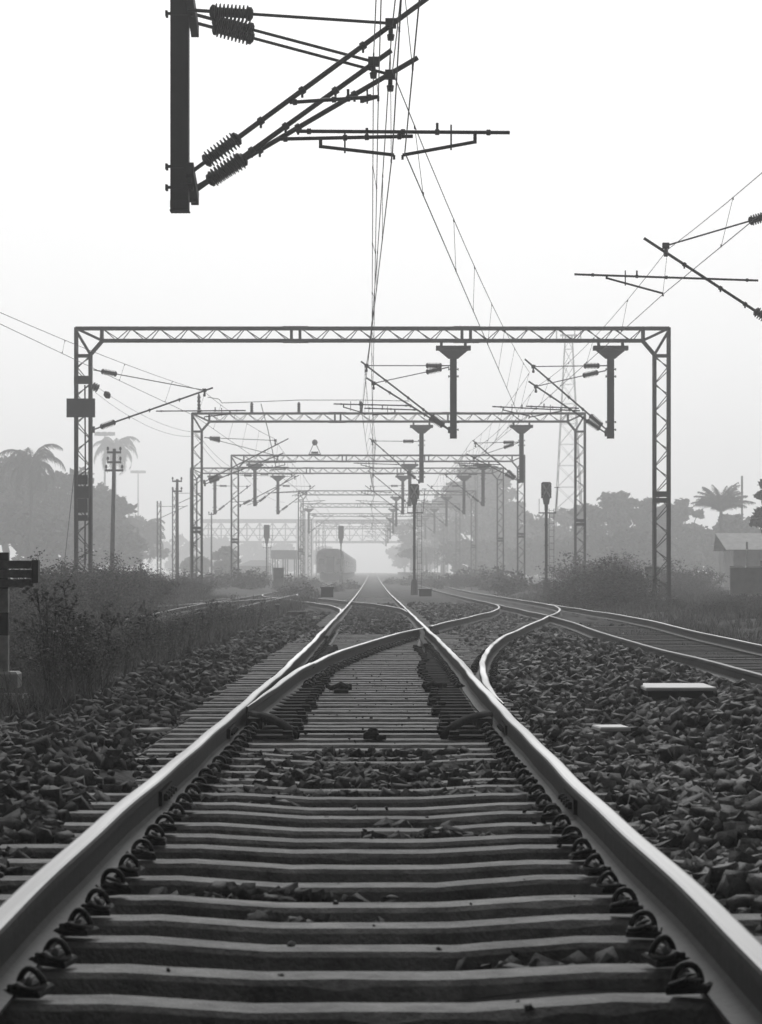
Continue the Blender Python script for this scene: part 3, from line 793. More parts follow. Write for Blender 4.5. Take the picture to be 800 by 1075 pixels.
for va, vb in ((183,203),(5,24)):
    m = MB(); m.bar((-2.5+.16,36.45,ZP+Hh(va)),(-2.5+.16,37.6,ZP+Hh(vb)),.10,.16)
    for c in P0.children:
        if c.name.startswith('drop_mast'): m.build('cross_bracket', M['mast'], c)

# ------- first portal
cantilever(100, 2.84, -1, 'longer of both arms on the first portal mast above the middle track', (3.24,7.32), hb=4.92, dy=-.35)
cantilever(100, 2.84, -1, 'shorter arm beside the longer one on the first portal mast above the middle track', (3.05,6.79), hb=4.95, hstay=7.17, stay=(2.8,6.6), reg=(1.25,3.13,5.66,5.72), arm=(2.05,5.56,2.83,5.48), dy=.35)
cantilever(100, 8.36, -1, 'longer of both arms on the outer first portal mast above the neighbouring track', (3.03,7.40), hb=4.9, stay=(2.73,7.14), reg=(1.1,4.17,5.59,5.74), arm=(3.79,5.62,2.85,5.4), dy=-.35)
cantilever(100, 8.36, -1, 'shorter arm beside the longer one on the outer first portal mast', (2.86,6.67), hb=4.84, hstay=7.05, stay=(2.6,6.49), reg=(1.08,2.95,5.72,5.79), arm=(1.72,5.62,2.85,5.4), dy=.35)
cantilever(100, -9.9, 1, 'wide arm hinged on the signed portal leg over the overgrown track', (4.3,6.42), hb=4.95, hstay=7.05, stay=(4.0,6.33), reg=(2.3,5.45,5.6,5.62), arm=(4.9,5.5,4.0,5.4), mount=.10)
cantilever(151, -9.05, 1, 'wide arm hinged on the second portal leg over the overgrown track', (4.6,7.0), hb=4.7, hstay=7.05, stay=(3.9,6.9), reg=(2.0,5.0,5.7,5.75), arm=(4.4,5.6,3.5,5.42))
cantilever(151, -9.05, 1, 'shorter arm below the wide one on the second portal leg', (4.3,6.25), hb=4.6, hstay=7.1, stay=(4.0,6.1), reg=(2.0,4.6,5.5,5.5), arm=(4.4,5.4,3.6,5.35), dy=.6)
cantilever(151, 2.6, -1, 'arm on the second portal mast above the middle track', (2.75,7.02), hb=4.72, hstay=6.85, stay=(2.6,6.87), reg=(1.2,3.6,5.62,5.7), arm=(3.2,5.6,2.4,5.42))
cantilever(151, 7.9, -1, 'longer arm on the outer second portal mast above the neighbouring track', (2.6,6.9), hb=4.75, hstay=6.8, stay=(2.45,6.75), reg=(1.1,3.6,5.6,5.7), arm=(3.3,5.6,2.5,5.42), dy=-.3)
cantilever(151, 7.9, -1, 'shorter arm beside the longer one on the outer second portal mast', (2.9,6.2), hb=4.75, hstay=6.8, stay=(2.5,6.0), reg=(1.2,3.2,5.5,5.6), arm=(1.9,5.5,2.8,5.4), dy=.3)
nth = {206:'third', 235:'fourth', 300:'fifth', 358:'sixth', 420:'seventh', 480:'eighth', 545:'ninth'}
for (Y, a, b, h, ms, lab, posts) in plist:
    if Y < 200: continue
    for mx in ms:
        s = -1 if mx > 0 else 1
        where = 'the middle track' if 0 < mx < 5 else ('the neighbouring track' if mx > 5 else ('the overgrown track' if mx > -10 else 'the outermost siding'))
        cantilever(Y, mx, s, 'arm on a hanging mast of the %s portal above %s' % (nth[Y], where), (2.9+.25*rnd.random(),7.0+.3*rnd.random()), hb=4.85, hstay=7.0, stay=(2.65,6.95), reg=(1.3,3.9,5.65,5.78), arm=(3.5,5.65,2.7,5.42), n_ins=6)
cantilever(206, -9.7, 1, 'arm hinged on the third portal leg over the overgrown track', (4.4,6.9), hb=4.7, hstay=6.9, stay=(4.1,6.8), reg=(2.0,5.0,5.6,5.7), arm=(4.9,5.5,4.1,5.4))

# ------- lone mast beyond the frame on the right with its arm in view
t = thing('overhead_mast', (8.75, 58, -.4), 'overhead line mast outside the picture, holding the arm over the neighbouring track', 'mast')
m = MB(); lattice(m, 8.6,8.9, 57.85,58.15, 'z', -.4, ZP+7.2, .07, .5); m.build('lattice_post', M['steel'], t)
k58 = 2990/58
def D8(u): return 8.6-((u-391)/k58)
def H8(v): return (599-v)/k58
cantilever(58, 8.6, -1, 'arm with a hanging steady rod over the neighbouring track, cut by the picture edge', (D8(676),H8(250)), hb=4.85, hstay=7.35, stay=(D8(699),H8(258)), reg=(D8(796),D8(603),H8(294.5),H8(288)), arm=(D8(637),H8(292),D8(696),H8(308)), r=.030)

# ------- wires
def span_pts(sup, sag, n=10):
    pts = []
    for i in range(len(sup)-1):
        a, b = Vector(sup[i]), Vector(sup[i+1])
        for k in range(n):
            q = k/n; p = a+(b-a)*q; p.z -= 4*sag*(b-a).length/55*q*(1-q); pts.append(p)
    pts.append(Vector(sup[-1])); return pts
def wire(name, sup, lab, cat, sag=0.0, r=.0085, contact=None, group=None, dmax=215, dp=9.0):
    pts = span_pts(sup, sag)
    m = MB(); m.tube(pts, [r*max(1.0,min(1.8,p.y/110)) for p in pts], 5)
    o = m.build(name, M['wire']); tag(o, lab, cat, group)
    if contact:
        cp = span_pts(contact, 0.02)
        def interp(pp, y):
            for i in range(len(pp)-1):
                if (pp[i].y-y)*(pp[i+1].y-y) <= 0 and pp[i].y != pp[i+1].y:
                    return pp[i].lerp(pp[i+1], (y-pp[i].y)/(pp[i+1].y-pp[i].y))
        y = max(sup[0][1], contact[0][1])+4
        while y < min(dmax, sup[-1][1], contact[-1][1]):
            a, b = interp(pts, y), interp(cp, y)
            if a is not None and b is not None and a.z-b.z > .12:
                m = MB(); m.tube([a,b], .0045, 4); m.box(b+Vector((0,0,.02)), (.02,.03,.05)); m.box(a-Vector((0,0,.02)), (.02,.03,.05)); m.build('dropper', M['wire'], o)
            y += dp*rnd.uniform(.85,1.15)
    return o
GW = 'overhead wires above the tracks'
def X(u, Y): return (u-391)*Y/2990
def pt(u, v, Y): return tuple(at(u, v, Y))
far = [206,235,300,358,420,480,545]
catA = [(.5,8,ZP+7.1), pt(411,34,37), pt(383,386,100)] + [(.0+.15*(-1)**i, Y, ZP+6.95) for i, Y in enumerate([151]+far)]
conA = [(.3,8,ZP+5.5), pt(412,160,37), pt(380,434,100)] + [(-.15*(-1)**i, Y, ZP+5.42) for i, Y in enumerate([151]+far)]
wire('contact_wire', conA, 'contact wire running along above the middle track', 'wire', .01, .0085, group=GW)
wire('catenary_wire', catA, 'sagging catenary wire with droppers above the middle track', 'wire', .9, .0085, conA, GW)
catB = [(.2,8,ZP+7.0), pt(392,62,37), pt(390,403,100), (.2,151,ZP+6.9), (-.1,206,ZP+6.95)]
conB = [(.15,8,ZP+6.1), pt(397,108,37), pt(391,435,100), (.0,151,ZP+5.6), (.1,206,ZP+5.5)]
wire('contact_wire', conB, 'second contact wire raised beside the one above the middle track', 'wire', .01, .0075, group=GW)
wire('catenary_wire', catB, 'second catenary wire close beside the one above the middle track', 'wire', .6, .0075, conB, GW)
catC = [(.6,8,ZP+6.8), pt(412,75,37), pt(556,391,100), (5.2,151,ZP+6.8), (4.9,206,ZP+6.9)]
conC = [(.5,8,ZP+5.5), pt(425,160,37), pt(545,437,100), (5.1,151,ZP+5.45), (4.9,206,ZP+5.45)]
wire('contact_wire', conC, 'contact wire slanting from the near arm across to the neighbouring track', 'wire', .01, .0085, group=GW)
wire('catenary_wire', catC, 'catenary wire slanting from the near arm across to the neighbouring track', 'wire', .3, .0075, conC, GW)
catR = [(7.2,20,ZP+7.2), pt(701,262,58), pt(563,406,100), (5.0,151,ZP+6.3)] + [(4.85,Y,ZP+6.95) for Y in far]
conR = [(6.6,20,ZP+5.7), pt(696,309,58), pt(553,437,100), (4.8,151,ZP+5.42)] + [(4.85+.15*(-1)**i,Y,ZP+5.42) for i, Y in enumerate(far)]
wire('contact_wire', conR, 'contact wire above the neighbouring track beyond the stone heap', 'wire', .01, .008, group=GW)
wire('catenary_wire', catR, 'catenary wire above the neighbouring track beyond the stone heap', 'wire', .4, .007, conR, GW)
a66 = at(0,328,66); a1 = at(214,411,100)
ext = lambda a, b, Y: tuple(Vector(a)+(Vector(a)-Vector(b))*((Y-a.y)/(a.y-b.y)))
b66 = at(0,340,66); b1 = at(205,437,100)
catL = [ext(a66,a1,45), tuple(a66), tuple(a1), (-5.2,151,ZP+7.0)] + [(-5.0,Y,ZP+6.9) for Y in far]
conL = [ext(b66,b1,45), tuple(b66), tuple(b1), (-5.4,151,ZP+5.42)] + [(-5.0+.15*(-1)**i,Y,ZP+5.42) for i, Y in enumerate(far)]
wire('contact_wire', conL, 'contact wire above the overgrown track behind the weedy bank', 'wire', .01, .008, group=GW)
wire('catenary_wire', catL, 'catenary wire above the overgrown track behind the weedy bank', 'wire', .15, .008, conL, GW)
# feeder pair from the signed leg
fa = at(103,407,99.6)
t = wire('feeder_wire', [tuple(fa), tuple(at(206,454,150.5)), (-9.6,206,ZP+7.2), (-9.2,300,ZP+7.2)], 'upper feeder wire from the signed portal leg to the next leg', 'wire', .35, .007, group=GW)
wire('feeder_wire', [tuple(at(100,412,99.6)), tuple(at(205,458,150.5)), (-9.6,206,ZP+6.9)], 'lower feeder wire from the signed portal leg to the next leg', 'wire', .5, .007, group=GW)
m = MB(); insulator(m, at(97,405,99.6), at(103,408,99.7), .11, 3); m.lathe(at(110,411,99.7), at(115,418,99.8), [(0,.03),(.3,.12),(.7,.12),(1,.03)], 8); m.build('feeder_insulator', M['insul'], left_leg)
wire('jumper_wire', [tuple(at(218,417,151)), tuple(at(230,419,151)), tuple(at(233,423,151)), tuple(at(264,422,151)), tuple(at(314,420,151)), tuple(at(380,420,151)), tuple(at(430,421,151))], 'thin jumper wire strung over the insulators of the second portal', 'wire', .0, .014, group=GW)
wire('jumper_wire', [tuple(at(274,424,151)), tuple(at(281,450,153)), tuple(at(290,492,156))], 'drooping jumper wire from the second portal down to the contact wire', 'wire', .0, .016, group=GW)
# ball on the third portal
p = at(330.5,464.5,206)
t = thing('signal_ball', (p.x,206,ZP+8.38), 'dark round ball on thin struts above the third portal beam', 'ball')
m = MB(); m.lathe(p-Vector((0,0,.22)), p+Vector((0,0,.22)), [(0,.02)]+[((1-math.cos(a))/2, .21*math.sin(a)) for a in [math.pi*k/10 for k in range(1,10)]]+[(1,.02)], 14); m.build('ball', M['plate'], t, smooth=True)
m = MB()
for dx in (-.4,.4): m.tube([(p.x+dx*.3,206,p.z-.18),(p.x+dx,206,ZP+8.45)], .025, 5)
m.box((p.x,205.7,ZP+8.36),(.9,.2,.14)); m.box((p.x,205.7,ZP+8.52),(.5,.15,.14)); m.build('struts', M['plate'], t)

# ------------------------------------------------------------------ signals
def signal(u, vt, vb, Y, lab, cross, ladder=True, head_h=1.1, head_w=.50):
    p = at(u, vt, Y); zt = p.z; zb = -.35; x = p.x
    t = thing('railway_signal', (x,Y,zb), lab, 'signal', 'colour light signals beside the tracks')
    m = MB(); m.tube([(x,Y,zb+.5),(x,Y,zt-head_h-.25)], .075, 10)
    for zz in (1.2, 2.4, 3.4): m.lathe((x,Y,zb+zz),(x,Y,zb+zz+.06),[(0,.10),(1,.10)],10)
    m.build('post', M['mast'], t)
    m = MB(); m.lathe((x,Y,zb-.1),(x,Y,zb+.75),[(0,.2),(.85,.17),(1,.09)],10); m.build('base', M['mast'], t)
    w, h = head_w/2, head_h*.72
    c = .07; pol = [(x-w,zt-h),(x+w,zt-h),(x+w,zt-c),(x+w-c,zt),(x-w+c,zt),(x-w,zt-c)]
    m = MB(); m.prism(pol,'y',Y-.06,Y+.06)
    hd = m.build('backing_board', M['black'], t)
    m = MB(); m.prism([(x-w*.72,zt-h-.002),(x+w*.72,zt-h-.002),(x+w*.5,zt-head_h),(x-w*.5,zt-head_h)],'y',Y-.11,Y+.13); m.tube([(x,Y,zt-head_h),(x,Y,zt-head_h-.3)],.09,8); m.build('lamp_case', M['black'], t)
    for k in range(3):
        m = MB(); zz = zt-.18-.24*k
        m.lathe((x,Y+.06,zz),(x,Y+.30,zz),[(0,.10),(1,.11)],12); m.build('lamp_hood', M['black'], hd)
    if cross:
        m = MB()
        for s in (-1,1): m.bar((x-s*w*.7,Y-.075-.008*s,zt-.10),(x+s*w*.7,Y-.075-.008*s,zt-h+.08),.085,.012,up=(0,1,0))
        m.build('cross_mark', M['slab'], hd)
    if ladder:
        m = MB(); xr_ = x+.27
        for dx in (0,.24): m.tube([(xr_+dx-.12,Y+.2,zb),(xr_+dx-.12,Y+.2,zt-head_h-.2)],.014,5)
        zz = zb+.3
        while zz < zt-head_h-.3: m.tube([(xr_-.12,Y+.2,zz),(xr_+.12,Y+.2,zz)],.010,5); zz += .32
        m.build('ladder', M['steel'], t)
        m = MB(); zp = zt-head_h-.42
        m.box((x+.05,Y,zp),(.85,.5,.05)); m.tube([(x-.35,Y,zp),(x-.35,Y,zp+.7)],.014,5); m.tube([(x+.46,Y,zp),(x+.56,Y,zp+1.25)],.018,5); m.tube([(x+.40,Y,zp+1.25),(x+.64,Y,zp+1.25)],.018,5)
        m.build('platform', M['mast'], t)
    return t
signal(573.5, 506, 625, 140, 'dark signal with a crossed-out back and ladder beside the big bush', True)
signal(435, 508, 615, 150, 'dark signal with a crossed-out back between middle and neighbouring track', True)
signal(358, 552, 612, 310, 'grey signal standing before the coach front', False, ladder=False, head_h=1.9, head_w=.6)
signal(280, 551, 612, 290, 'grey signal with a long head before the pale relay cabinet', False, head_h=1.9, head_w=.6)

# ------------------------------------------------------------------ poles
def pole(u, vt, Y, lab, arms, group=None, r=.13, lean=0.0, wood=True):
    p = at(u, vt, Y); x, zt, zb = p.x, p.z, -.4
    t = thing('utility_pole', (x,Y,zb), lab, 'pole', 'poles beside the tracks')
    m = MB(); m.tube([(x-lean,Y,zb),(x,Y,zt)], [r*1.15,r*.75], 8); m.build('post', M['bark'], t)
    for (dz, w) in arms:
        m = MB(); m.bar((x-w/2,Y-.12,zt-dz),(x+w/2,Y-.12,zt-dz),.09,.11)
        a = m.build('crossarm', M['mast'], t)
        for q in (-.44,.44):
            m = MB(); m.lathe((x+w*q,Y-.12,zt-dz+.05),(x+w*q,Y-.12,zt-dz+.30),[(0,.03),(.3,.03),(.35,.07),(.8,.06),(1,.03)],8)
            m.build('insulator', M['insul'], a)
    return t
pole(120, 471, 150, 'dark wooden pole with three short crossarms behind the bushes', [(.20,.75),(.72,.75),(1.15,.95)], lean=.15, r=.115)
pole(186, 503, 200, 'dark pole with two crossarms beside the second portal leg', [(.15,.7),(.85,.7)], r=.12)
pole(222, 538, 300, 'thin grey pole behind the third portal leg', [(.2,.6)], r=.09)
for u, vt, Y, lab in ((167,526,260,'slim lattice mast standing alone between the dark poles'), (183,512,260,'slim lattice mast standing just behind the dark pole with two crossarms'), (500,500,380,'lattice mast beside the platform, pale in the mist')):
    p = at(u,vt,Y); t = thing('lattice_mast', (p.x,Y,-.4), lab, 'mast', 'lone lattice masts')
    m = MB(); lattice(m, p.x-.16,p.x+.16, Y-.16,Y+.16, 'z', -.4, p.z, .085, .7, .04); m.build('lattice_post', M['steel'], t)
    m = MB(); m.bar((p.x,Y,p.z-1.6),(p.x+2.6,Y,p.z-.4),.05); m.bar((p.x,Y,p.z-.5),(p.x+2.4,Y,p.z-.5),.04); m.build('side_arm', M['mast'], t)
for u, vt, Y, lab in ((110,455,600,'tall floodlight mast above the palm, faint in the mist'), (145,495,800,'smaller farther floodlight mast behind the palms')):
    p = at(u,vt,Y); t = thing('floodlight_mast', (p.x,Y,-.4), lab, 'floodlight mast', 'high floodlight masts')
    m = MB(); m.tube([(p.x,Y,-.4),(p.x,Y,p.z)], [.30,.16], 8); m.build('post', M['steel'], t)
    m = MB(); m.lathe((p.x,Y,p.z-.5),(p.x,Y,p.z+.3),[(0,.7),(.5,1.0),(1,.4)],10)
    for k in range(8):
        a = k*math.pi/4; m.box((p.x+1.7*math.cos(a),Y+1.7*math.sin(a),p.z-.1),(.9,.6,.7)); m.bar((p.x,Y,p.z-.2),(p.x+1.7*math.cos(a),Y+1.7*math.sin(a),p.z-.1),.15)
    m.build('lamp_ring', M['steel'], t)
p = at(779,500,340); t = thing('pipe_pole', (p.x,340,-.4), 'slim pole rising behind the shed roof', 'pole')
m = MB(); m.tube([(p.x,340,-.4),(p.x,340,p.z)],.13,8); m.build('post', M['steel'], t)
m = MB(); m.lathe((p.x,340,p.z-.05),(p.x,340,p.z+.05),[(0,.12),(1,.12)],8); m.build('cap', M['steel'], t)

# lattice communication tower
p = at(597,352,520); t = thing('lattice_tower', (p.x,520,-.4), 'tall faint lattice tower rising into the mist', 'tower')
m = MB(); H = p.z; x0 = p.x
lv = [(-.4,2.9)]
for k in range(1,13):
    q = k/12; lv.append((-.4+(H+.4)*(1-(1-q)**1.15), 2.3*(1-q)**1.1+.6))
for i in range(len(lv)-1):
    (za,wa),(zb_,wb) = lv[i],lv[i+1]
    cs = [(-1,-1),(1,-1),(1,1),(-1,1)]
    for k in range(4):
        c0, c1 = cs[k], cs[(k+1)%4]
        A = lambda c,w,z: (x0+c[0]*w,520+c[1]*w,z)
        m.bar(A(c0,wa,za),A(c0,wb,zb_),.16); m.bar(A(c0,wb,zb_),A(c1,wb,zb_),.07); m.bar(A(c0,wa,za),A(c1,wb,zb_),.06); m.bar(A(c1,wa,za),A(c0,wb,zb_),.06)
m.build('lattice_body', M['steel'], t)
m = MB(); m.box((x0,520,H-1.2),(4.6,1.2,.3)); m.box((x0,520,H),(3.0,1.0,.25))
for dx in (-2.2,-1.1,1.1,2.2): m.tube([(x0+dx,520,H-1.2),(x0+dx,520,H+.8)],.14,6)
m.build('antenna_platform', M['steel'], t)

# ------------------------------------------------------------------ buffer stop at the left edge
YB = 24.5
pb = at(5, 720, YB); zg = float(tz(pb.x, YB))
t = thing('buffer_stop', (pb.x-.6, YB, zg), 'timber buffer stop with a three-plank beam and black and white striped post', 'buffer stop')
for xo in (at(3,0,YB).x, at(3,0,YB).x-1.9):
    ztop = at(0,580,YB).z
    m = MB(); b = [ztop, ztop-.36, at(0,643,YB).z, at(0,667,YB).z, zg-.1]
    zs_ = [at(0,v_,YB).z for v_ in (580,618,643,667,708)]
    for i in range(4):
        m.box((xo,YB,(zs_[i]+zs_[i+1])/2),(.10,.10,zs_[i]-zs_[i+1]), mi=(1 if i in (0,2) else 0))
    m.build('striped_post', [M['greywhite'],M['black']], t)
    m = MB(); m.bar((xo-.04,YB+.06,ztop-.4),(xo-.75,YB+1.0,zg),.09); m.build('raking_strut', M['timber'], t)
xr_ = at(42,0,YB).x; xl_ = xr_-2.6
for i, (v0, v1) in enumerate(((588.5,597),(598,606.5),(608,616.5))):
    za, zb_ = at(0,v0,YB).z, at(0,v1,YB).z
    m = MB(); xe = at((36,36,36)[i],0,YB).x
    m.box(((xe+xl_)/2,YB-.10,(za+zb_)/2),(xe-xl_,.07,za-zb_)); m.build('plank', M['timber'], t)
m = MB(); m.box((at(39,0,YB).x,YB-.10,at(0,600,YB).z),(.055,.13,at(0,588,YB).z-at(0,612,YB).z)); m.build('end_strap', M['plate'], t)
za, zb_ = at(0,705,YB).z, at(0,722,YB).z
m = MB(); m.bbox(((at(20,0,YB).x+xl_)/2,YB+.05,(za+zb_)/2),(at(20,0,YB).x-xl_,.30,za-zb_),.02); m.build('footing_beam', M['greywhite'], t)
za, zb_ = at(0,729,YB).z, at(0,765,YB).z
m = MB(); m.bbox(((at(32,0,YB).x+xl_)/2,YB-.05,(za+zb_)/2),(at(32,0,YB).x-xl_,.7,za-zb_),.03); m.build('concrete_base', M['concrete'], t)

# ------------------------------------------------------------------ small trackside boxes
def cabinet(u0, u1, v0, v1, Y, lab, mt, name='relay_cabinet', lid=.06, depth=.6, door=True):
    a, b = at(u0,v0,Y), at(u1,v1,Y); x = (a.x+b.x)/2; w = b.x-a.x; zb = min(b.z, -.3)
    t = thing(name, (x,Y,zb), lab, name.split('_')[-1])
    m = MB(); m.box((x,Y,(a.z-lid+zb)/2),(w,depth,a.z-lid-zb)); m.build('case', M[mt], t)
    m = MB(); m.bbox((x,Y,a.z-lid/2),(w*1.06+.04,depth+.08,lid),.01); m.build('lid', M['slab' if mt != 'plate' else mt], t)
    if door:
        m = MB(); m.box((x,Y-depth/2-.012,(a.z-lid+zb)/2+.03),(w*.86,.02,(a.z-zb)*.74)); d = m.build('door', M[mt], t)
        m = MB(); m.box((x+w*.32,Y-depth/2-.035,(a.z+zb)/2),(.03,.03,.12)); m.build('handle', M['black'], d)
    return t
cabinet(287,298,596,612,200,'pale relay cabinet between the grey signal and the train','roof')
cabinet(337,350,616,627,125,'dark low point-machine box beside the far crossover','plate','machine_box', door=False)
cabinet(440,453,618,626,130,'dark low box by the signal between the tracks','plate','machine_box', door=False)
cabinet(677,691,594.5,612,118,'small white cabin half hidden behind the nearest portal leg','white','trackside_cabin', lid=.10)
cabinet(215,223,645,656,62,'dark squat post box in the weeds, nearer the bank end','black','marker_box', depth=.2, door=False)
cabinet(232,239,646,655,62,'dark squat post box in the weeds, closer to the stones','black','marker_box', depth=.2, door=False)
p = at(291,640,80); t = thing('marker_post', (p.x,80,p.z-.1), 'short dark stump with a white cap where the tracks join', 'marker post')
m = MB(); m.box((p.x,80,p.z-.02),(.12,.12,.30)); m.build('stump', M['black'], t); m = MB(); m.bbox((p.x,80,p.z+.15),(.13,.13,.04),.01); m.build('cap', M['slab'], t)
# rubbish sheet
m = MB(); base = at(216,660,58)
vs = []
for i in range(7):
    for j in range(5):
        vs.append((base.x-.36+.12*i+.02*rnd.random(), 58-.3+.15*j, float(tz(base.x,58))+.06+.10*rnd.random()+.05*math.sin(i*1.7)))
fs = [(i*5+j,(i+1)*5+j,(i+1)*5+j+1,i*5+j+1) for i in range(6) for j in range(4)]
m.add(vs, fs); m.add([(x,y_,z-.012) for x,y_,z in vs], [f[::-1] for f in fs])
tag(m.build('plastic_sheet', M['slab']), 'crumpled pale plastic sheet lying in the dark weeds', 'litter')

# ------------------------------------------------------------------ walls and sheds on the right
t = thing('boundary_wall', (15,118,-.4), 'grey concrete panel wall with a pale coping at the picture edge', 'wall')
zt = at(0,595,118).z; xs0 = at(766,0,118).x
m = MB()
m.box(((xs0+24)/2+.05,118,(zt-.05-.5)/2),(24-xs0-.1,.10,zt-.05+.5)); m.build('panel', M['wall'], t)
for k in range(7):
    xx = xs0+.08+k*.78*2 if k else xs0+.08
    m = MB(); m.box((xx,117.93,(zt-.06-.5)/2),(.16,.14,zt-.06+.5)); m.build('post', M['wall'], t)
m = MB()
m.bbox(((xs0+at(780.5,0,118).x)/2,117.96,zt+.0),(at(780.5,0,118).x-xs0+.05,.30,.07),.01); m.build('coping', M['white'], t)
m = MB(); xa = at(782.5,0,118).x; m.bbox(((xa+24)/2,117.96,zt+.0),(24-xa,.30,.07),.01); m.build('coping', M['white'], t)
p = at(755,0,150); t = thing('low_parapet', (p.x,150,-.4), 'low pale parapet wall glimpsed through the bushes', 'parapet')
m = MB(); m.box((p.x,150,(at(0,621,150).z-.4)/2),(1.4,.2,at(0,621,150).z+.4)); m.build('wall', M['white'], t)
m = MB(); m.bbox((p.x,150,at(0,621,150).z+.03),(1.5,.28,.06),.01); m.build('coping', M['slab'], t)
# shed with a gable roof running along x
Ys = 190; za, zb_ = at(0,559,Ys).z, at(0,577,Ys).z; xl_ = at(757,0,Ys).x; xr2 = xl_+16
t = thing('shed', (xl_+8,Ys+3,-.4), 'low shed with a broad pale sheet roof behind the panel wall', 'shed')
m = MB(); m.box((xl_+8.5,Ys+3.2,(zb_-.5)/2),(15.2,5.2,zb_+.5)); m.build('wall', M['wall'], t)
m = MB(); m.add([(xl_+.3,Ys-.3,zb_),(xr2,Ys-.3,zb_),(xr2,Ys+3.2,za),(xl_,Ys+3.2,za),(xl_+.3,Ys+6.7,zb_),(xr2,Ys+6.7,zb_),
               (xl_+.3,Ys-.3,zb_-.06),(xr2,Ys-.3,zb_-.06),(xr2,Ys+3.2,za-.06),(xl_,Ys+3.2,za-.06),(xl_+.3,Ys+6.7,zb_-.06),(xr2,Ys+6.7,zb_-.06)],
              [(0,1,2,3),(3,2,5,4),(7,6,9,8),(8,9,10,11),(0,6,7,1),(4,5,11,10),(0,3,9,6),(3,4,10,9),(1,7,8,2),(2,8,11,5)]); m.build('roof', M['roof'], t)
m = MB(); m.add([(xl_+.9,Ys+.3,zb_-.07),(xl_+.9,Ys+6.1,zb_-.07),(xl_+.9,Ys+3.2,za-.1)],[(0,2,1)]); m.add([(xl_+1.0,Ys+.3,zb_-.07),(xl_+1.0,Ys+6.1,zb_-.07),(xl_+1.0,Ys+3.2,za-.1)],[(0,1,2)]); m.build('gable', M['darkroof'], t)
for dx in (3.2,6.4): 
    m = MB(); m.box((xl_+dx,Ys+.58,1.0),(1.0,.05,1.0)); m.build('window', M['glass'], t)
m = MB(); m.box((xl_+1.7,Ys-.2,1.2),(.12,.12,3.1)); m.build('veranda_post', M['bark'], t)

# ------------------------------------------------------------------ station far behind
YF = 860; kf = YF/2990
def fx(u): return (u-391)*kf
def fz(v): return EYE+(599-v)*kf
t = thing('footbridge', (fx(320),YF,-.4), 'long covered station footbridge with crossed lattice sides, faint in mist', 'footbridge')
m = MB(); m.box((fx(345),YF+1.5,(fz(545)+fz(549))/2),(fx(475)-fx(205),4.6,fz(545)-fz(549))); m.build('roof', M['darkroof'], t)
m = MB(); m.box((fx(345),YF+1.5,fz(569)),(fx(475)-fx(205),3.2,.7)); m.build('deck', M['darkroof'], t)
for sy in (0,3.0):
    m = MB()
    m.bar((fx(205),YF+sy,fz(555)),(fx(475),YF+sy,fz(555)),.30); m.bar((fx(205),YF+sy,fz(562)),(fx(475),YF+sy,fz(562)),.20)
    n = 20; st = (fx(475)-fx(205))/n
    for i in range(n):
        xa = fx(205)+i*st
        m.bar((xa,YF+sy,fz(568)),(xa+st,YF+sy,fz(549)),.22); m.bar((xa+st,YF+sy,fz(568)),(xa,YF+sy,fz(549)),.22); m.bar((xa,YF+sy,fz(570)),(xa,YF+sy,fz(547)),.26)
    m.build('lattice_side', M['steel'], t)
for u in (225,268,440,470):
    m = MB(); m.box((fx(u),YF+1.5,fz(585)),(.6,1.6,fz(570)-fz(600))); m.build('pier', M['steel'], t)
t = thing('stair_tower', (fx(320.5),YF-6,-.4), 'pale windowless stair tower standing under the footbridge', 'tower')
m = MB(); m.box((fx(320.5),YF-4.5,(fz(547)-.4)/2),(fx(329.5)-fx(312),5,fz(547)+.4)); m.build('shaft', M['wall'], t)
m = MB(); m.box((fx(320.5),YF-4.5,fz(546.5)),(fx(330.5)-fx(311),5.4,.3)); m.build('roof', M['darkroof'], t)
# platform canopy on the left
YC = 430; kc = YC/2990
def gxx(u): return (u-391)*kc
def gzz(v): return EYE+(599-v)*kc
t = thing('platform_canopy', (gxx(298),YC,-.4), 'flat dark platform canopy on posts beside the stair tower', 'canopy')
m = MB(); m.box((gxx(298),YC+15,gzz(582)),(gxx(311)-gxx(284),30,gzz(577.5)-gzz(586.5))); m.build('roof', M['darkroof'], t)
for u in (286,297,309):
    for yy in (1,12,24):
        m = MB(); m.tube([(gxx(u),YC+yy,-.4),(gxx(u),YC+yy,gzz(584))],.12,6); m.build('post', M['steel'], t)
t = thing('hip_roof_shed', (gxx(265),YC+60,-.4), 'low hip-roofed shed, pale behind the grey signal', 'shed')
YH = YC+40; kh = YH/2990; hx = lambda u: (u-391)*kh; hz = lambda v: EYE+(599-v)*kh
m = MB(); m.box((hx(266),YH+5,(hz(594)-.4)/2),(hx(284)-hx(250),9,hz(594)+.4)); m.build('wall', M['wall'], t)
m = MB(); a = [(hx(248),YH,hz(594)),(hx(286),YH,hz(594)),(hx(286),YH+10,hz(594)),(hx(248),YH+10,hz(594)),(hx(262),YH+5,hz(588)),(hx(278),YH+5,hz(588))]
m.add(a,[(0,1,5,4),(1,2,5),(2,3,4,5),(3,0,4),(3,2,1,0)]); m.build('roof', M['darkroof'], t)
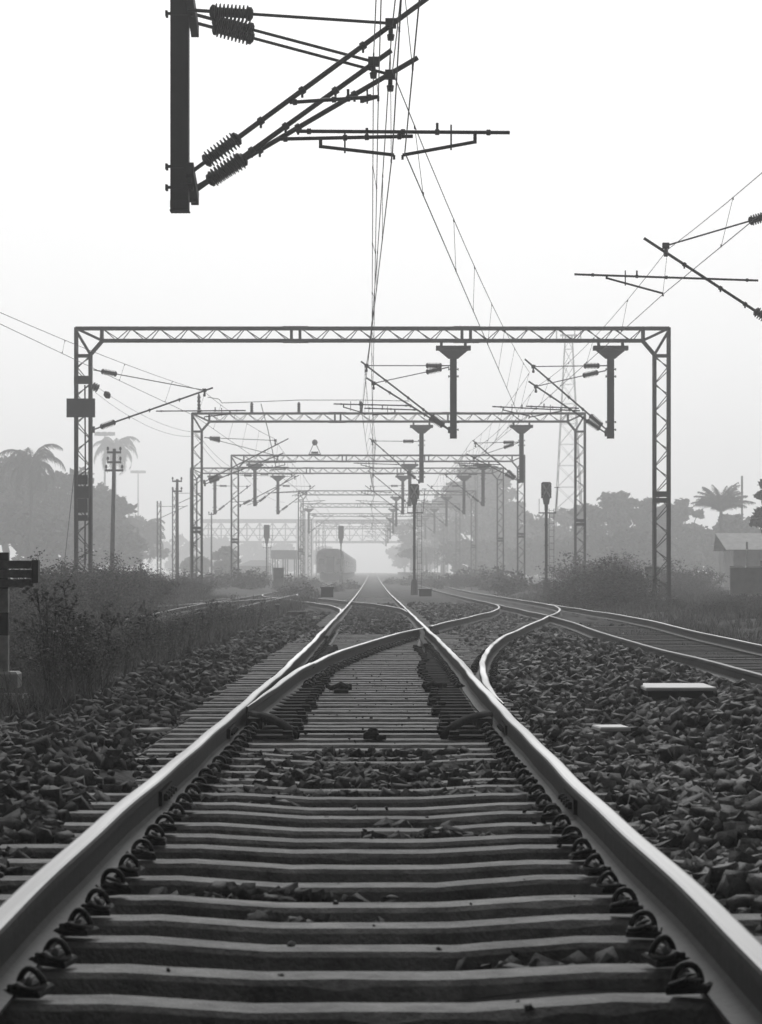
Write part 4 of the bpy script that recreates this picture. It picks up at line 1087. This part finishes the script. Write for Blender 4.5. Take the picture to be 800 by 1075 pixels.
# canopy on the right: raised edge, slanting away
t = thing('platform_canopy', (7.3,545,-.4), 'long platform canopy with bright roof edges beside the middle track', 'canopy')
m = MB(); m.prism([(5.0,4.2),(8.6,4.7),(12.2,4.2),(12.2,4.05),(8.6,4.5),(5.0,4.05)],'y',450,640); m.build('roof', M['wall'], t)
m = MB()
for q in range(450,640,60): m.prism([(4.9,4.22),(5.9,4.46),(5.9,4.50),(4.9,4.26)],'y',q+4,q+34)
m.build('light_streak', M['white'], t)  # white strips stand in for bright light streaks along the roof edge
for yy in range(455,640,30):
    m = MB(); m.tube([(8.6,yy,-.4),(8.6,yy,4.7)],.14,6); m.build('post', M['steel'], t)
m = MB(); m.box((9.0,545,.05),(6.6,200,.9)); tag(m.build('platform', M['concrete']), kind='structure')

# train of coaches on the left track
def coach(Y, front):
    xcn = -5.0; Lc = 22.6
    lab = 'leading passenger coach, its blunt end facing along the overgrown track' if front else 'passenger coach in the line behind the leading one'
    t = thing('railway_coach', (xcn,Y+Lc/2,-.3), lab, 'coach', 'coaches of the standing train')
    z0 = .25; w = 1.62
    prof = [(-w,z0+.6),(-w,z0+2.75),(-w*.93,z0+3.15),(-w*.55,z0+3.45),(w*.55,z0+3.45),(w*.93,z0+3.15),(w,z0+2.75),(w,z0+.6)]
    m = MB(); m.prism([(xcn+a,b-.3) for a,b in prof],'y',Y,Y+Lc); m.build('body', M['coach'], t)
    m = MB(); pr = [(-w*1.015,z0+2.70),(-w*.94,z0+3.18),(-w*.55,z0+3.49),(w*.55,z0+3.49),(w*.94,z0+3.18),(w*1.015,z0+2.70),(w*.9,z0+2.72),(-w*.9,z0+2.72)]
    m.prism([(xcn+a,b-.3) for a,b in pr],'y',Y-.12,Y+Lc+.12); m.build('roof', M['coach'], t)
    m = MB(); m.box((xcn,Y+Lc/2,z0-.02),(2.5,Lc-1,.66)); m.build('underframe', M['coachdark'], t)
    for bx in (3.2,Lc-3.2):
        m = MB(); m.box((xcn,Y+bx,-.05),(2.4,2.8,.5))
        for s in (-.84,.84):
            for q in (-1.1,1.1): m.lathe((xcn+s-.06,Y+bx+q,.08),(xcn+s+.06,Y+bx+q,.08),[(0,.45),(1,.45)],12)
        m.build('bogie', M['coachdark'], t)
    for k in range(9):
        m = MB(); m.box((xcn+w+.005,Y+2.6+k*2.15,z0+1.75-.3),(.03,1.1,.75)); m.build('window', M['glass'], t)
    if front:
        m = MB(); m.box((xcn-.0,Y-.03,z0+1.6-.3),(.95,.06,1.9)); m.build('gangway_door', M['coachdark'], t)
        for s in (-1,1):
            m = MB(); m.box((xcn+s*1.02,Y-.02,z0+2.0-.3),(.6,.04,.6)); m.build('end_window', M['glass'], t)
            m = MB(); m.lathe((xcn+s*.95,Y,z0+.55-.3),(xcn+s*.95,Y-.55,z0+.55-.3),[(0,.10),(.8,.10),(.82,.22),(1,.22)],10); m.build('buffer', M['coachdark'], t)
for i in range(11): coach(338+i*23.4, i == 0)

# ------------------------------------------------------------------ vegetation
def leaf_quads(centres, normals_spread, s0, s1, elong=1.6):
    n = len(centres)
    a = npr.normal(size=(n,3)); a[:,2] *= normals_spread; a /= np.linalg.norm(a,axis=1)[:,None]
    b = npr.normal(size=(n,3)); b -= (b*a).sum(1)[:,None]*a; b /= np.linalg.norm(b,axis=1)[:,None]
    s = npr.uniform(s0,s1,n)[:,None]
    p0 = centres-a*s*elong*.5; p2 = centres+a*s*elong*.5
    p1 = centres+b*s*.42; p3 = centres-b*s*.42
    v = np.stack([p0,p1,p2,p3],1).reshape(-1,3)
    return v, np.arange(n*4).reshape(-1,4)

def shrub(name, lab, cat, group, R_, H_, nleaf, s0, s1, seed, stems=10, lm='weed'):
    """dense shrub made of upright shoots that carry the leaves"""
    t = thing(name, (0,0,0), lab, cat, group)
    m = MB(); cs = []
    rr = random.Random(seed)
    per = nleaf//stems
    for i in range(stems):
        a = rr.uniform(0,6.28); q = R_*math.sqrt(rr.random())
        bx, by = q*.45*math.cos(a), q*.45*math.sin(a)
        tx, ty = q*math.cos(a), q*math.sin(a)
        hh = H_*(1-.45*(q/R_)**2)*(rr.uniform(.55,1.0) if rr.random() < .8 else rr.uniform(1.0,1.32))
        pts = [Vector((bx,by,-.1)), Vector((bx*.7+tx*.3,by*.7+ty*.3,hh*.4)), Vector((tx*.85+bx*.15,ty*.85+by*.15,hh*.75)), Vector((tx+rr.uniform(-.1,.1),ty,hh))]
        m.tube(pts, [.016*H_,.012*H_,.007*H_,.003*H_], 4)
        for k in range(per):
            u = rr.random()**.7; j = min(2,int(u*3)); f_ = u*3-j
            p = pts[j].lerp(pts[j+1], f_)
            sp = .30*R_*(1-.65*u)
            cs.append((p.x+rr.gauss(0,sp), p.y+rr.gauss(0,sp), max(.0,p.z+rr.gauss(0,sp*.6))))
    m.build('stem', M['bark'], t)
    v, f = leaf_quads(np.array(cs), .6, s0, s1)
    np_mesh('foliage', v, f, M[lm], t)
    return t

GBL = 'tall bushes along the overgrown track'
protos = [shrub('bush', 'tangled leafy bush in the thicket beside the overgrown track', 'bush', GBL, 1.5, 1.9, 4200, .035,.085, 3+i, 34) for i in range(3)]
spots = []
for i in range(44):
    Y = 40*(125/40)**(i/43.0)
    u = rnd.uniform(-8, 205) if Y < 85 else rnd.uniform(40,320)
    x = (u-391)*Y/2990
    if x > -6.4-.012*(Y-40): x = -7.1-rnd.random()*1.5 if Y < 90 else -7.8-rnd.random()*2
    spots.append((x,Y))
lim = lambda u: 592+.0*u
for i, (x,Y) in enumerate(spots):
    u = 391+x*2990/Y
    vtop = np.interp(u, [-40,0,60,120,170,220,280,340], [606,602,590,588,598,606,612,618])
    htop = EYE+(599-vtop)*Y/2990 - (-.33)
    s = max(.4, min(1.15, htop/1.9*rnd.uniform(.82,1.08)))
    o = protos[i % 3] if i < 3 else dup(protos[i % 3], (0,0,0))
    o.location = (x,Y,-.36); o.rotation_euler = (0,0,rnd.uniform(0,6.28)); o.scale = (s*rnd.uniform(.95,1.3), s*rnd.uniform(.95,1.3), s)

GBN = 'low bushes among the dry weeds'
for i in range(22):
    Y = 30*(75/30)**((i+.5)/22); x = -rnd.uniform(3.1, 4.0) if i % 3 else -rnd.uniform(6.6, 7.4)
    if (x*2990/Y+391) < -30: x = (rnd.uniform(-10,60)-391)*Y/2990
    if (x*2990/Y+391) < 48 and Y < 27: continue
    o = dup(protos[i % 3], (0,0,0), label='low leafy bush among the dry weeds at the edge of the stone bank', group=GBN); s = rnd.uniform(.26,.44)
    o.location = (x,Y,float(tz(x,Y))-.03); o.rotation_euler = (0,0,rnd.uniform(0,6.28)); o.scale = (s*1.1,s*1.1,s)
GBR = 'bushes beyond the neighbouring track'
pr = [shrub('bush', 'rounded dense bush of the thicket beyond the neighbouring track', 'bush', GBR, 1.7, 1.9, 4200, .05,.11, 31+i, 34) for i in range(2)]
rs = [(604,606,106),(618,597,104),(634,592,101),(650,592,99),(664,600,103),(640,600,94),(612,614,98),(656,612,93),(628,612,95),(705,612,130),(724,616,135),(748,620,132),(772,626,100),(795,632,92),(560,612,185),(610,585,150),(650,580,160),(700,592,155),(735,594,165),(722,604,150),(540,612,170),(515,610,190),(480,603,220),(460,606,240),(500,605,210),(676,612,128),(596,620,104),(690,640,88),(760,640,78)]
for i, (u,vt,Y) in enumerate(rs):
    x = (u-391)*Y/2990; h = EYE+(599-vt)*Y/2990+.35
    o = pr[i % 2] if i < 2 else dup(pr[i % 2], (0,0,0))
    s = max(h/1.9, .2)
    o.location = (x,Y,-.36); o.rotation_euler = (0,0,rnd.uniform(0,6.28)); o.scale = (max(s,.55)*1.15,max(s,.55)*1.15,s)

GBM = 'scrub clumps between the far tracks'
sc0 = shrub('scrub', 'low scrub clump on the ballast between the misty far tracks', 'scrub', GBM, 1.2, .9, 900, .08,.18, 77, 16)
first = True
for (u, v_, Y, s) in ((205,607,200,1.2),(222,610,180,1.0),(246,612,190,1.3),(262,611,200,1.1),(305,611,210,1.2),(318,606,250,1.2),(331,609,240,.9),(352,612,200,.7),(366,609,230,.8),(270,604,280,1.4),(232,604,270,1.4),
                      (452,606,250,1.0),(470,608,230,1.2),(488,606,240,1.5),(522,607,190,1.5),(545,612,160,1.2),(412,604,300,.8),(432,604,280,1.0),(447,602,310,1.6),(508,604,260,1.6),(322,612,150,.8),(298,616,160,.6)):
    o = sc0 if first else dup(sc0, (0,0,0)); first = False
    p = at(u, v_, Y); o.location = (p.x, Y, float(tz(p.x, Y))-.05); o.rotation_euler = (0,0,rnd.uniform(0,6.28)); o.scale = (s,s,s)

# tall dry weeds near the buffer stop
def weed(seed, H_):
    rr = random.Random(seed)
    t = thing('weed', (0,0,0), 'tall dry weed with dark seed heads growing at the edge of the stones', 'weed', 'dry weeds at the foot of the bank')
    m = MB(); heads = MB(); cs = []
    for k in range(rr.randint(2,4)):
        lean = rr.uniform(-.25,.25); ly = rr.uniform(-.2,.2); hh = H_*rr.uniform(.65,1.05)
        pts = [Vector((0,0,-.05)),Vector((lean*.3,ly*.3,hh*.4)),Vector((lean*.7,ly*.7,hh*.75)),Vector((lean,ly,hh))]
        m.tube(pts,[.006,.005,.004,.003],4)
        for b in range(13):
            u = rr.uniform(.25,1); j = min(2,int(u*3)); p = pts[j].lerp(pts[j+1],u*3-j)
            q = p+Vector((rr.uniform(-.16,.16),rr.uniform(-.16,.16),rr.uniform(.03,.16)))*(1.1-u*.5)
            m.tube([p,q],.0022,3)
            if rr.random() < .7: heads.lathe(q-Vector((0,0,.012)),q+Vector((0,0,.016)),[(0,.004),(.4,.014),(.75,.017),(1,.006)],6)
            for _ in range(rr.choice((1,2,2))): cs.append(p.lerp(q,rr.random()))
    m.build('stem', M['bark'], t); heads.build('seed_foliage', M['seed'], t)
    v, f = leaf_quads(np.array([tuple(c) for c in cs]), .5, .014,.034); np_mesh('foliage', v, f, M['weed'], t)
    return t
wp = [weed(50+i, .75+.12*i) for i in range(4)]
nw = 0
for i in range(230):
    Y = 21.5*(62/21.5)**rnd.random(); u = rnd.uniform(48,135) if Y < 26 else rnd.uniform(10,290)
    x = (u-391)*Y/2990
    if x > -2.35: continue
    o = wp[nw] if nw < 4 else dup(wp[nw % 4], (0,0,0)); nw += 1
    s = rnd.uniform(.5,1.0)*(1-.15*(Y > 40))
    if nw == 5: x, Y, s = (52-391)*24/2990, 24, 1.35
    o.location = (x,Y,float(tz(x,Y))); o.rotation_euler = (0,0,rnd.uniform(0,6.28)); o.scale = (s,s,s)

# grass and ground weeds
def grass(name, px, py, h0, h1, w, mt):
    n = len(px); B = 6
    bx = np.repeat(px,B)+npr.normal(0,.06,n*B); by = np.repeat(py,B)+npr.normal(0,.06,n*B)
    h = np.repeat(npr.uniform(h0,h1,n),B)*npr.uniform(.5,1.1,n*B); bz = tz(bx,by)-.02
    a = npr.uniform(0,6.28,n*B); dx, dy = np.cos(a)*w, np.sin(a)*w
    lx, ly = npr.normal(0,.38,n*B)*h, npr.normal(0,.38,n*B)*h
    k = np.clip(1+(by-40)/60,1,3)
    dx *= k; dy *= k
    b0 = np.stack([bx-dx,by-dy,bz],1); b1 = np.stack([bx+dx,by+dy,bz],1)
    c0 = np.stack([bx+lx*.45-dx*.8,by+ly*.45-dy*.8,bz+h*.6],1); c1 = np.stack([bx+lx*.45+dx*.8,by+ly*.45+dy*.8,bz+h*.6],1)
    d = np.stack([bx+lx,by+ly,bz+h],1)
    v = np.stack([b0,b1,c1,c0,d],1).reshape(-1,3); o = np.arange(n*B)*5
    f = np.concatenate([np.stack([o,o+1,o+2],1),np.stack([o,o+2,o+3],1),np.stack([o+3,o+2,o+4],1)])
    g_ = np_mesh(name, v, f, M[mt]); tag(g_, kind='stuff'); return g_
n = 20000; py = 21*(130/21)**npr.random(n); px = npr.uniform(-11,-2.35,n)
edge = -2.55+.25*np.sin(py*.6)+.3*npr.random(n) + .5*smooth(50,90,py)
k = (px < edge) & ~((py > 70) & (np.abs(px-xL(py)) < 1.3) & (npr.random(n) < .85)) & ~((py > 40) & (np.abs(px-xL(py)) < 1.0) & (npr.random(n) < .45))
grass('grass', px[k], py[k], .14,.46, .0055, 'weed')
n = 13000; py = 26*(150/26)**npr.random(n); px = npr.uniform(5.7,17,n)
k = (px > 6.15-.0*py) & (px < 3+py*.16)
grass('ground_weeds', px[k], py[k], .10,.30, .006, 'weed')
n = 6000; py = 20*(60/20)**npr.random(n); px = np.where(npr.random(n) < .55, npr.normal(4.95,.55,n), npr.normal(3.62,.14,n))
k = np.abs(np.abs(px-xc(py)-XR)-G) > .1
grass('track_weeds', px[k], py[k], .05,.17, .005, 'weed')

# trees
def tree(u, vt, Y, wpx, lab, seed, group, name='broadleaf_tree', nl=2600, ls=(.35,.75), trunk=.35, clumps=16, vbase=.35):
    if 200 < Y < 500: ls = (ls[0]*1.2, ls[1]*1.2); Y = Y*1.38
    rr = random.Random(seed); p = at(u,vt,Y); H_ = p.z+.4; Rr = wpx*Y/2990/2
    t = thing(name, (p.x,Y,-.4), lab, 'tree', group)
    m = MB(); cs = []; rad = .028*H_; clumps = int(clumps*1.5); nl = int(nl*1.25)
    fork = H_*rr.uniform(.22,.34)
    m.tube([(p.x,Y,-.5),(p.x+rr.uniform(-.2,.2),Y,fork*.6),(p.x+rr.uniform(-.3,.3),Y,fork)],[rad*1.3,rad,rad*.85],8)
    tr = Vector((p.x,Y,fork))
    limbs = MB()
    for i in range(clumps):
        a = 6.28*i/clumps*1.618*2+rr.uniform(-.4,.4); q = math.sqrt(rr.random())*.85
        zz = H_*(vbase+(.90-vbase)*rr.random()) if i else H_*.9
        zz = min(zz, H_*(.97-.42*q*q))
        c = Vector((p.x+Rr*q*math.cos(a), Y+Rr*q*math.sin(a), zz))
        if i == 0: c = Vector((p.x,Y,H_*.87))
        midp = tr.lerp(c,.5)+Vector((0,0,-.04*H_))
        limbs.tube([tr,midp,c],[rad*.6,rad*.35,rad*.12],5)
        cr = Rr*rr.uniform(.16,.36)
        for _ in range(nl//clumps):
            d = Vector((rr.gauss(0,1),rr.gauss(0,1),rr.gauss(0,.62)))
            d.normalize(); d *= cr*(rr.random()**.45)*(rr.uniform(.8,1.1) if rr.random() < .85 else rr.uniform(1,1.6))
            d.z *= .7
            cs.append(tuple(c+d))
    to = m.build('trunk', M['bark'], t); limbs.build('limb', M['bark'], to)
    v, f = leaf_quads(np.array(cs)-np.array([p.x,Y,-.4]), .7, ls[0], ls[1], 1.4)
    np_mesh('crown', v, f, M['crown'], t)
    return t
def palm(u, vt, Y, frl, lab, seed, group, n=22, lean=0.0, up=0.0):
    """vt: level of the crown's heart"""
    Y, frl = Y*1.3, frl*1.3
    rr = random.Random(seed); p = at(u,vt,Y); top = Vector((p.x,Y,p.z))
    t = thing('palm_tree', (p.x-lean,Y,-.4), lab, 'palm', group)
    m = MB(); pts = [Vector((p.x-lean,Y,-.5)).lerp(top,q)+Vector((lean*.25*math.sin(q*3.14),0,0)) for q in [i/8 for i in range(9)]]
    m.tube(pts,[.26-.10*i/8+.012*(i%2) for i in range(9)],8); m.build('trunk', M['bark'], t)
    verts, faces = [], []
    rib = MB()
    for i in range(n):
        a = i*2.399+rr.uniform(-.2,.2); el = 1.25+up*.2-(1.75-up)*(i/n)+rr.uniform(-.12,.12); L_ = frl*rr.uniform(.82,1.08)
        d = Vector((math.cos(a),math.sin(a),0)); q = top.copy(); ang = el; prev = []
        K = 11
        for k in range(K+1):
            prev.append(q.copy())
            q = q + (d*math.cos(ang)+Vector((0,0,math.sin(ang))))*(L_/K)
            ang -= (.155+.02*k*.6)*(1-.6*up)
        rib.tube(prev[::2]+[prev[-1]],[.05,.045,.04,.03,.02,.012,.008][:len(prev[::2])+1],4)
        side = d.cross(Vector((0,0,1)))
        for k in range(1,K+1):
            for sub in (0,.33,.66):
                b = prev[k-1].lerp(prev[k],sub); tan = (prev[k]-prev[k-1]).normalized()
                ll = frl*.26*math.sin(.35+2.5*min(1,(k+sub)/K*.95))*rr.uniform(.8,1.1)
                for s in (-1,1):
                    tip = b+side*s*ll*.62+tan*ll*.45+Vector((0,0,-ll*(.35+.5*rr.random())))
                    o = len(verts); w = tan*frl*.019
                    verts += [tuple(b-w-top),tuple(b+w-top),tuple(tip-top)]; faces.append((o,o+1,o+2))
    off = np.array([top.x-(p.x-lean),0,top.z+.4])
    rib.build('frond_rib', M['bark'], t)
    np_mesh('fronds', np.array(verts)+off, np.array(faces), M['crown'], t)
    return t
GT = 'trees standing in the mist'
# left
palm(33, 486, 235, 3.6, 'full palm rising from the tree mass at the picture edge', 1, GT, 26)
tree(5, 474, 250, 100, 'broad dark tree behind the full palm at the picture edge', 2, GT, clumps=22, nl=3600)
tree(58, 490, 245, 100, 'rounded tree just behind the signed portal leg', 3, GT, clumps=22, nl=3600)
tree(-28, 482, 230, 90, 'tree cut by the picture edge beside the full palm', 4, GT, clumps=20, nl=3200)
tree(100, 508, 262, 84, 'lower tree between the signed portal leg and the dark wooden pole', 5, GT, clumps=20, nl=3000)
tree(45, 545, 225, 110, 'low wide tree in front of the tree mass behind the bushes', 6, GT, clumps=22, nl=3200, vbase=.2)
tree(110, 552, 250, 90, 'low tree filling the foot of the tree mass by the dark pole', 41, GT, clumps=22, nl=3000, vbase=.2)
palm(121, 470, 420, 4.8, 'tall slender palm with drooping fronds behind the dark wooden pole', 7, GT, 28)
palm(148, 560, 330, 4.6, 'low palm with long arching fronds beside the slim lattice mast', 8, GT, 26)
palm(122, 556, 320, 4.2, 'low palm half merged with the tree mass behind the dark pole', 9, GT, 24)
tree(142, 540, 340, 64, 'small hazy tree under the low palms', 10, GT, clumps=16, nl=2200, vbase=.2)
tree(237, 575, 265, 26, 'dark little tree seen through the third portal leg', 11, GT, nl=3400, ls=(.25,.5), clumps=30, vbase=.12)
tree(205, 588, 300, 34, 'low hazy shrubby tree beside the second portal leg', 12, GT, nl=1500, clumps=12, vbase=.2)
# right
tree(505, 486, 350, 96, 'largest hazy tree, rising behind the fourth portal leg', 13, GT, nl=5000, clumps=30, ls=(.4,.9), vbase=.2)
tree(465, 515, 420, 70, 'pale hazy tree behind the signal between the tracks', 14, GT, nl=3400, clumps=22, vbase=.2)
tree(545, 522, 330, 70, 'hazy tree between the third portal leg and the crossed signal', 15, GT, nl=3400, clumps=22, vbase=.2)
tree(440, 540, 560, 60, 'faint tree over the platform canopy', 16, GT, nl=2600, clumps=18, vbase=.2)
tree(590, 535, 300, 70, 'hazy spreading tree just beyond the crossed signal', 17, GT, nl=3400, clumps=22, vbase=.2)
tree(640, 514, 255, 76, 'spreading tree between both right-hand portal legs', 18, GT, nl=3600, clumps=24, vbase=.25)
tree(680, 522, 250, 56, 'bushy tree right behind the nearest portal leg with the number plate', 19, GT, nl=3000, clumps=20, vbase=.2)
tree(716, 520, 262, 50, 'airy tree between the nearest portal leg and the spiky palm', 20, GT, nl=2200, clumps=16)
palm(757, 535, 235, 2.9, 'short spiky palm beside the shed roof', 21, GT, 44, up=.85)
tree(775, 538, 240, 48, 'round tree behind the spiky palm and the shed roof', 22, GT, nl=2200, clumps=16, vbase=.25)
tree(735, 555, 255, 70, 'low tree below the spiky palm', 23, GT, nl=3000, clumps=20, vbase=.15)
tree(660, 560, 235, 80, 'low hazy tree filling the gap behind the bushes', 24, GT, nl=3000, clumps=20, vbase=.15)
tree(610, 565, 260, 80, 'low hazy tree behind the big bush', 25, GT, nl=3000, clumps=20, vbase=.15)
tree(560, 570, 280, 70, 'low hazy tree at the foot of the crossed signal', 26, GT, nl=2600, clumps=18, vbase=.15)
tree(500, 572, 300, 80, 'low hazy tree along the platform end', 27, GT, nl=2600, clumps=18, vbase=.15)
tree(700, 575, 245, 80, 'low tree closing the gap beside the nearest portal leg', 42, GT, nl=2600, clumps=18, vbase=.12)
tree(785, 572, 262, 70, 'low tree behind the shed and the panel wall', 43, GT, nl=2600, clumps=18, vbase=.12)
tree(530, 568, 320, 70, 'low hazy tree between the lattice legs and the crossed signal', 44, GT, nl=2600, clumps=18, vbase=.12)
# branch layers at the right edge
tree(812, 498, 160, 52, 'dark layered tree reaching in over the shed roof', 28, GT, nl=1500, clumps=11, ls=(.2,.4), vbase=.45)
# far end of the line
for i, (u, vt, w) in enumerate(((340,574,40),(300,572,50),(262,570,50),(425,572,40),(452,562,50),(228,566,50),(190,565,60))):
    tree(u, vt, 900, w, 'faint distant tree beyond the footbridge', 60+i, 'distant trees beyond the footbridge', nl=900, clumps=12, ls=(1.0,2.0), vbase=.15)

# ------------------------------------------------------------------ air
m = MB(); m.box((0, 632, 23), (1400, 1340, 50))
hz_ = m.build('haze', bpy.data.materials.new('haze_air')); tag(hz_, kind='stuff')
hm = hz_.data.materials[0]; hm.use_nodes = True; nt = hm.node_tree
for n_ in list(nt.nodes):
    if n_.type == 'BSDF_PRINCIPLED': nt.nodes.remove(n_)
vol = nt.nodes.new('ShaderNodeVolumePrincipled')
vol.inputs['Color'].default_value = (.97,.97,.97,1); vol.inputs['Density'].default_value = .0016; vol.inputs['Anisotropy'].default_value = .56
nt.links.new(vol.outputs['Volume'], [n_ for n_ in nt.nodes if n_.type == 'OUTPUT_MATERIAL'][0].inputs['Volume'])

# ------------------------------------------------------------------ light
ELEV, ROT = 30, 0
w = bpy.data.worlds.new('World'); sc.world = w; w.use_nodes = True
nt = w.node_tree; bg = nt.nodes['Background']
sky = nt.nodes.new('ShaderNodeTexSky'); sky.sky_type = 'NISHITA'; sky.sun_disc = False
sky.sun_elevation = R(ELEV); sky.sun_rotation = R(ROT); sky.air_density = 1.0; sky.dust_density = 4.0; sky.ozone_density = 1.0
bw = nt.nodes.new('ShaderNodeRGBToBW'); nt.links.new(sky.outputs['Color'], bw.inputs['Color'])
geo = nt.nodes.new('ShaderNodeTexCoord'); sep = nt.nodes.new('ShaderNodeSeparateXYZ'); nt.links.new(geo.outputs['Generated'], sep.inputs['Vector'])
ov = nt.nodes.new('ShaderNodeMapRange'); ov.inputs['From Min'].default_value = 0; ov.inputs['From Max'].default_value = .5
ov.inputs['To Min'].default_value = 8.7; ov.inputs['To Max'].default_value = 8.1
nt.links.new(sep.outputs['Z'], ov.inputs['Value'])
# the sun stands behind the mist ahead: that half of the sky is the brighter one
az = nt.nodes.new('ShaderNodeMapRange'); az.inputs['From Min'].default_value = -.6; az.inputs['From Max'].default_value = .8
az.inputs['To Min'].default_value = .05; az.inputs['To Max'].default_value = 1.0
nt.links.new(sep.outputs['Y'], az.inputs['Value'])
mul = nt.nodes.new('ShaderNodeMath'); mul.operation = 'MULTIPLY'
mix = nt.nodes.new('ShaderNodeMix'); mix.data_type = 'FLOAT'; mix.inputs['Factor'].default_value = .9
nt.links.new(bw.outputs['Val'], mix.inputs['A']); nt.links.new(ov.outputs['Result'], mix.inputs['B'])
nt.links.new(mix.outputs['Result'], mul.inputs[0]); nt.links.new(az.outputs['Result'], mul.inputs[1])
nt.links.new(mul.outputs['Value'], bg.inputs['Color']); bg.inputs['Strength'].default_value = .11
sun = bpy.data.lights.new('sun', 'SUN'); sun.energy = 1.4; sun.angle = R(14); sun.color = (1,1,1)
so = bpy.data.objects.new('sun', sun); C.objects.link(so); so.rotation_euler = (-R(90-ELEV), 0, -R(ROT))

# ------------------------------------------------------------------ camera
cam = bpy.data.cameras.new('camera'); co = bpy.data.objects.new('camera', cam); C.objects.link(co); sc.camera = co
co.location = (0,0,EYE); co.rotation_euler = (R(90),0,0)
cam.sensor_fit = 'HORIZONTAL'; cam.sensor_width = 24.0; cam.lens = 2990/800*24
cam.shift_x = 9/800; cam.shift_y = 61.5/800
cam.clip_end = 6000; cam.clip_start = .1
cam.dof.use_dof = True; cam.dof.focus_distance = 30; cam.dof.aperture_fstop = 11

sc.view_settings.view_transform = 'Standard'; sc.view_settings.look = 'None'; sc.view_settings.gamma = 1; sc.view_settings.exposure = 0
sc.view_settings.use_curve_mapping = False
cy = sc.cycles
cy.max_bounces = 6; cy.diffuse_bounces = 2; cy.glossy_bounces = 2; cy.transparent_max_bounces = 8; cy.volume_bounces = 1
cy.use_denoising = True
cy.volume_step_rate = 10
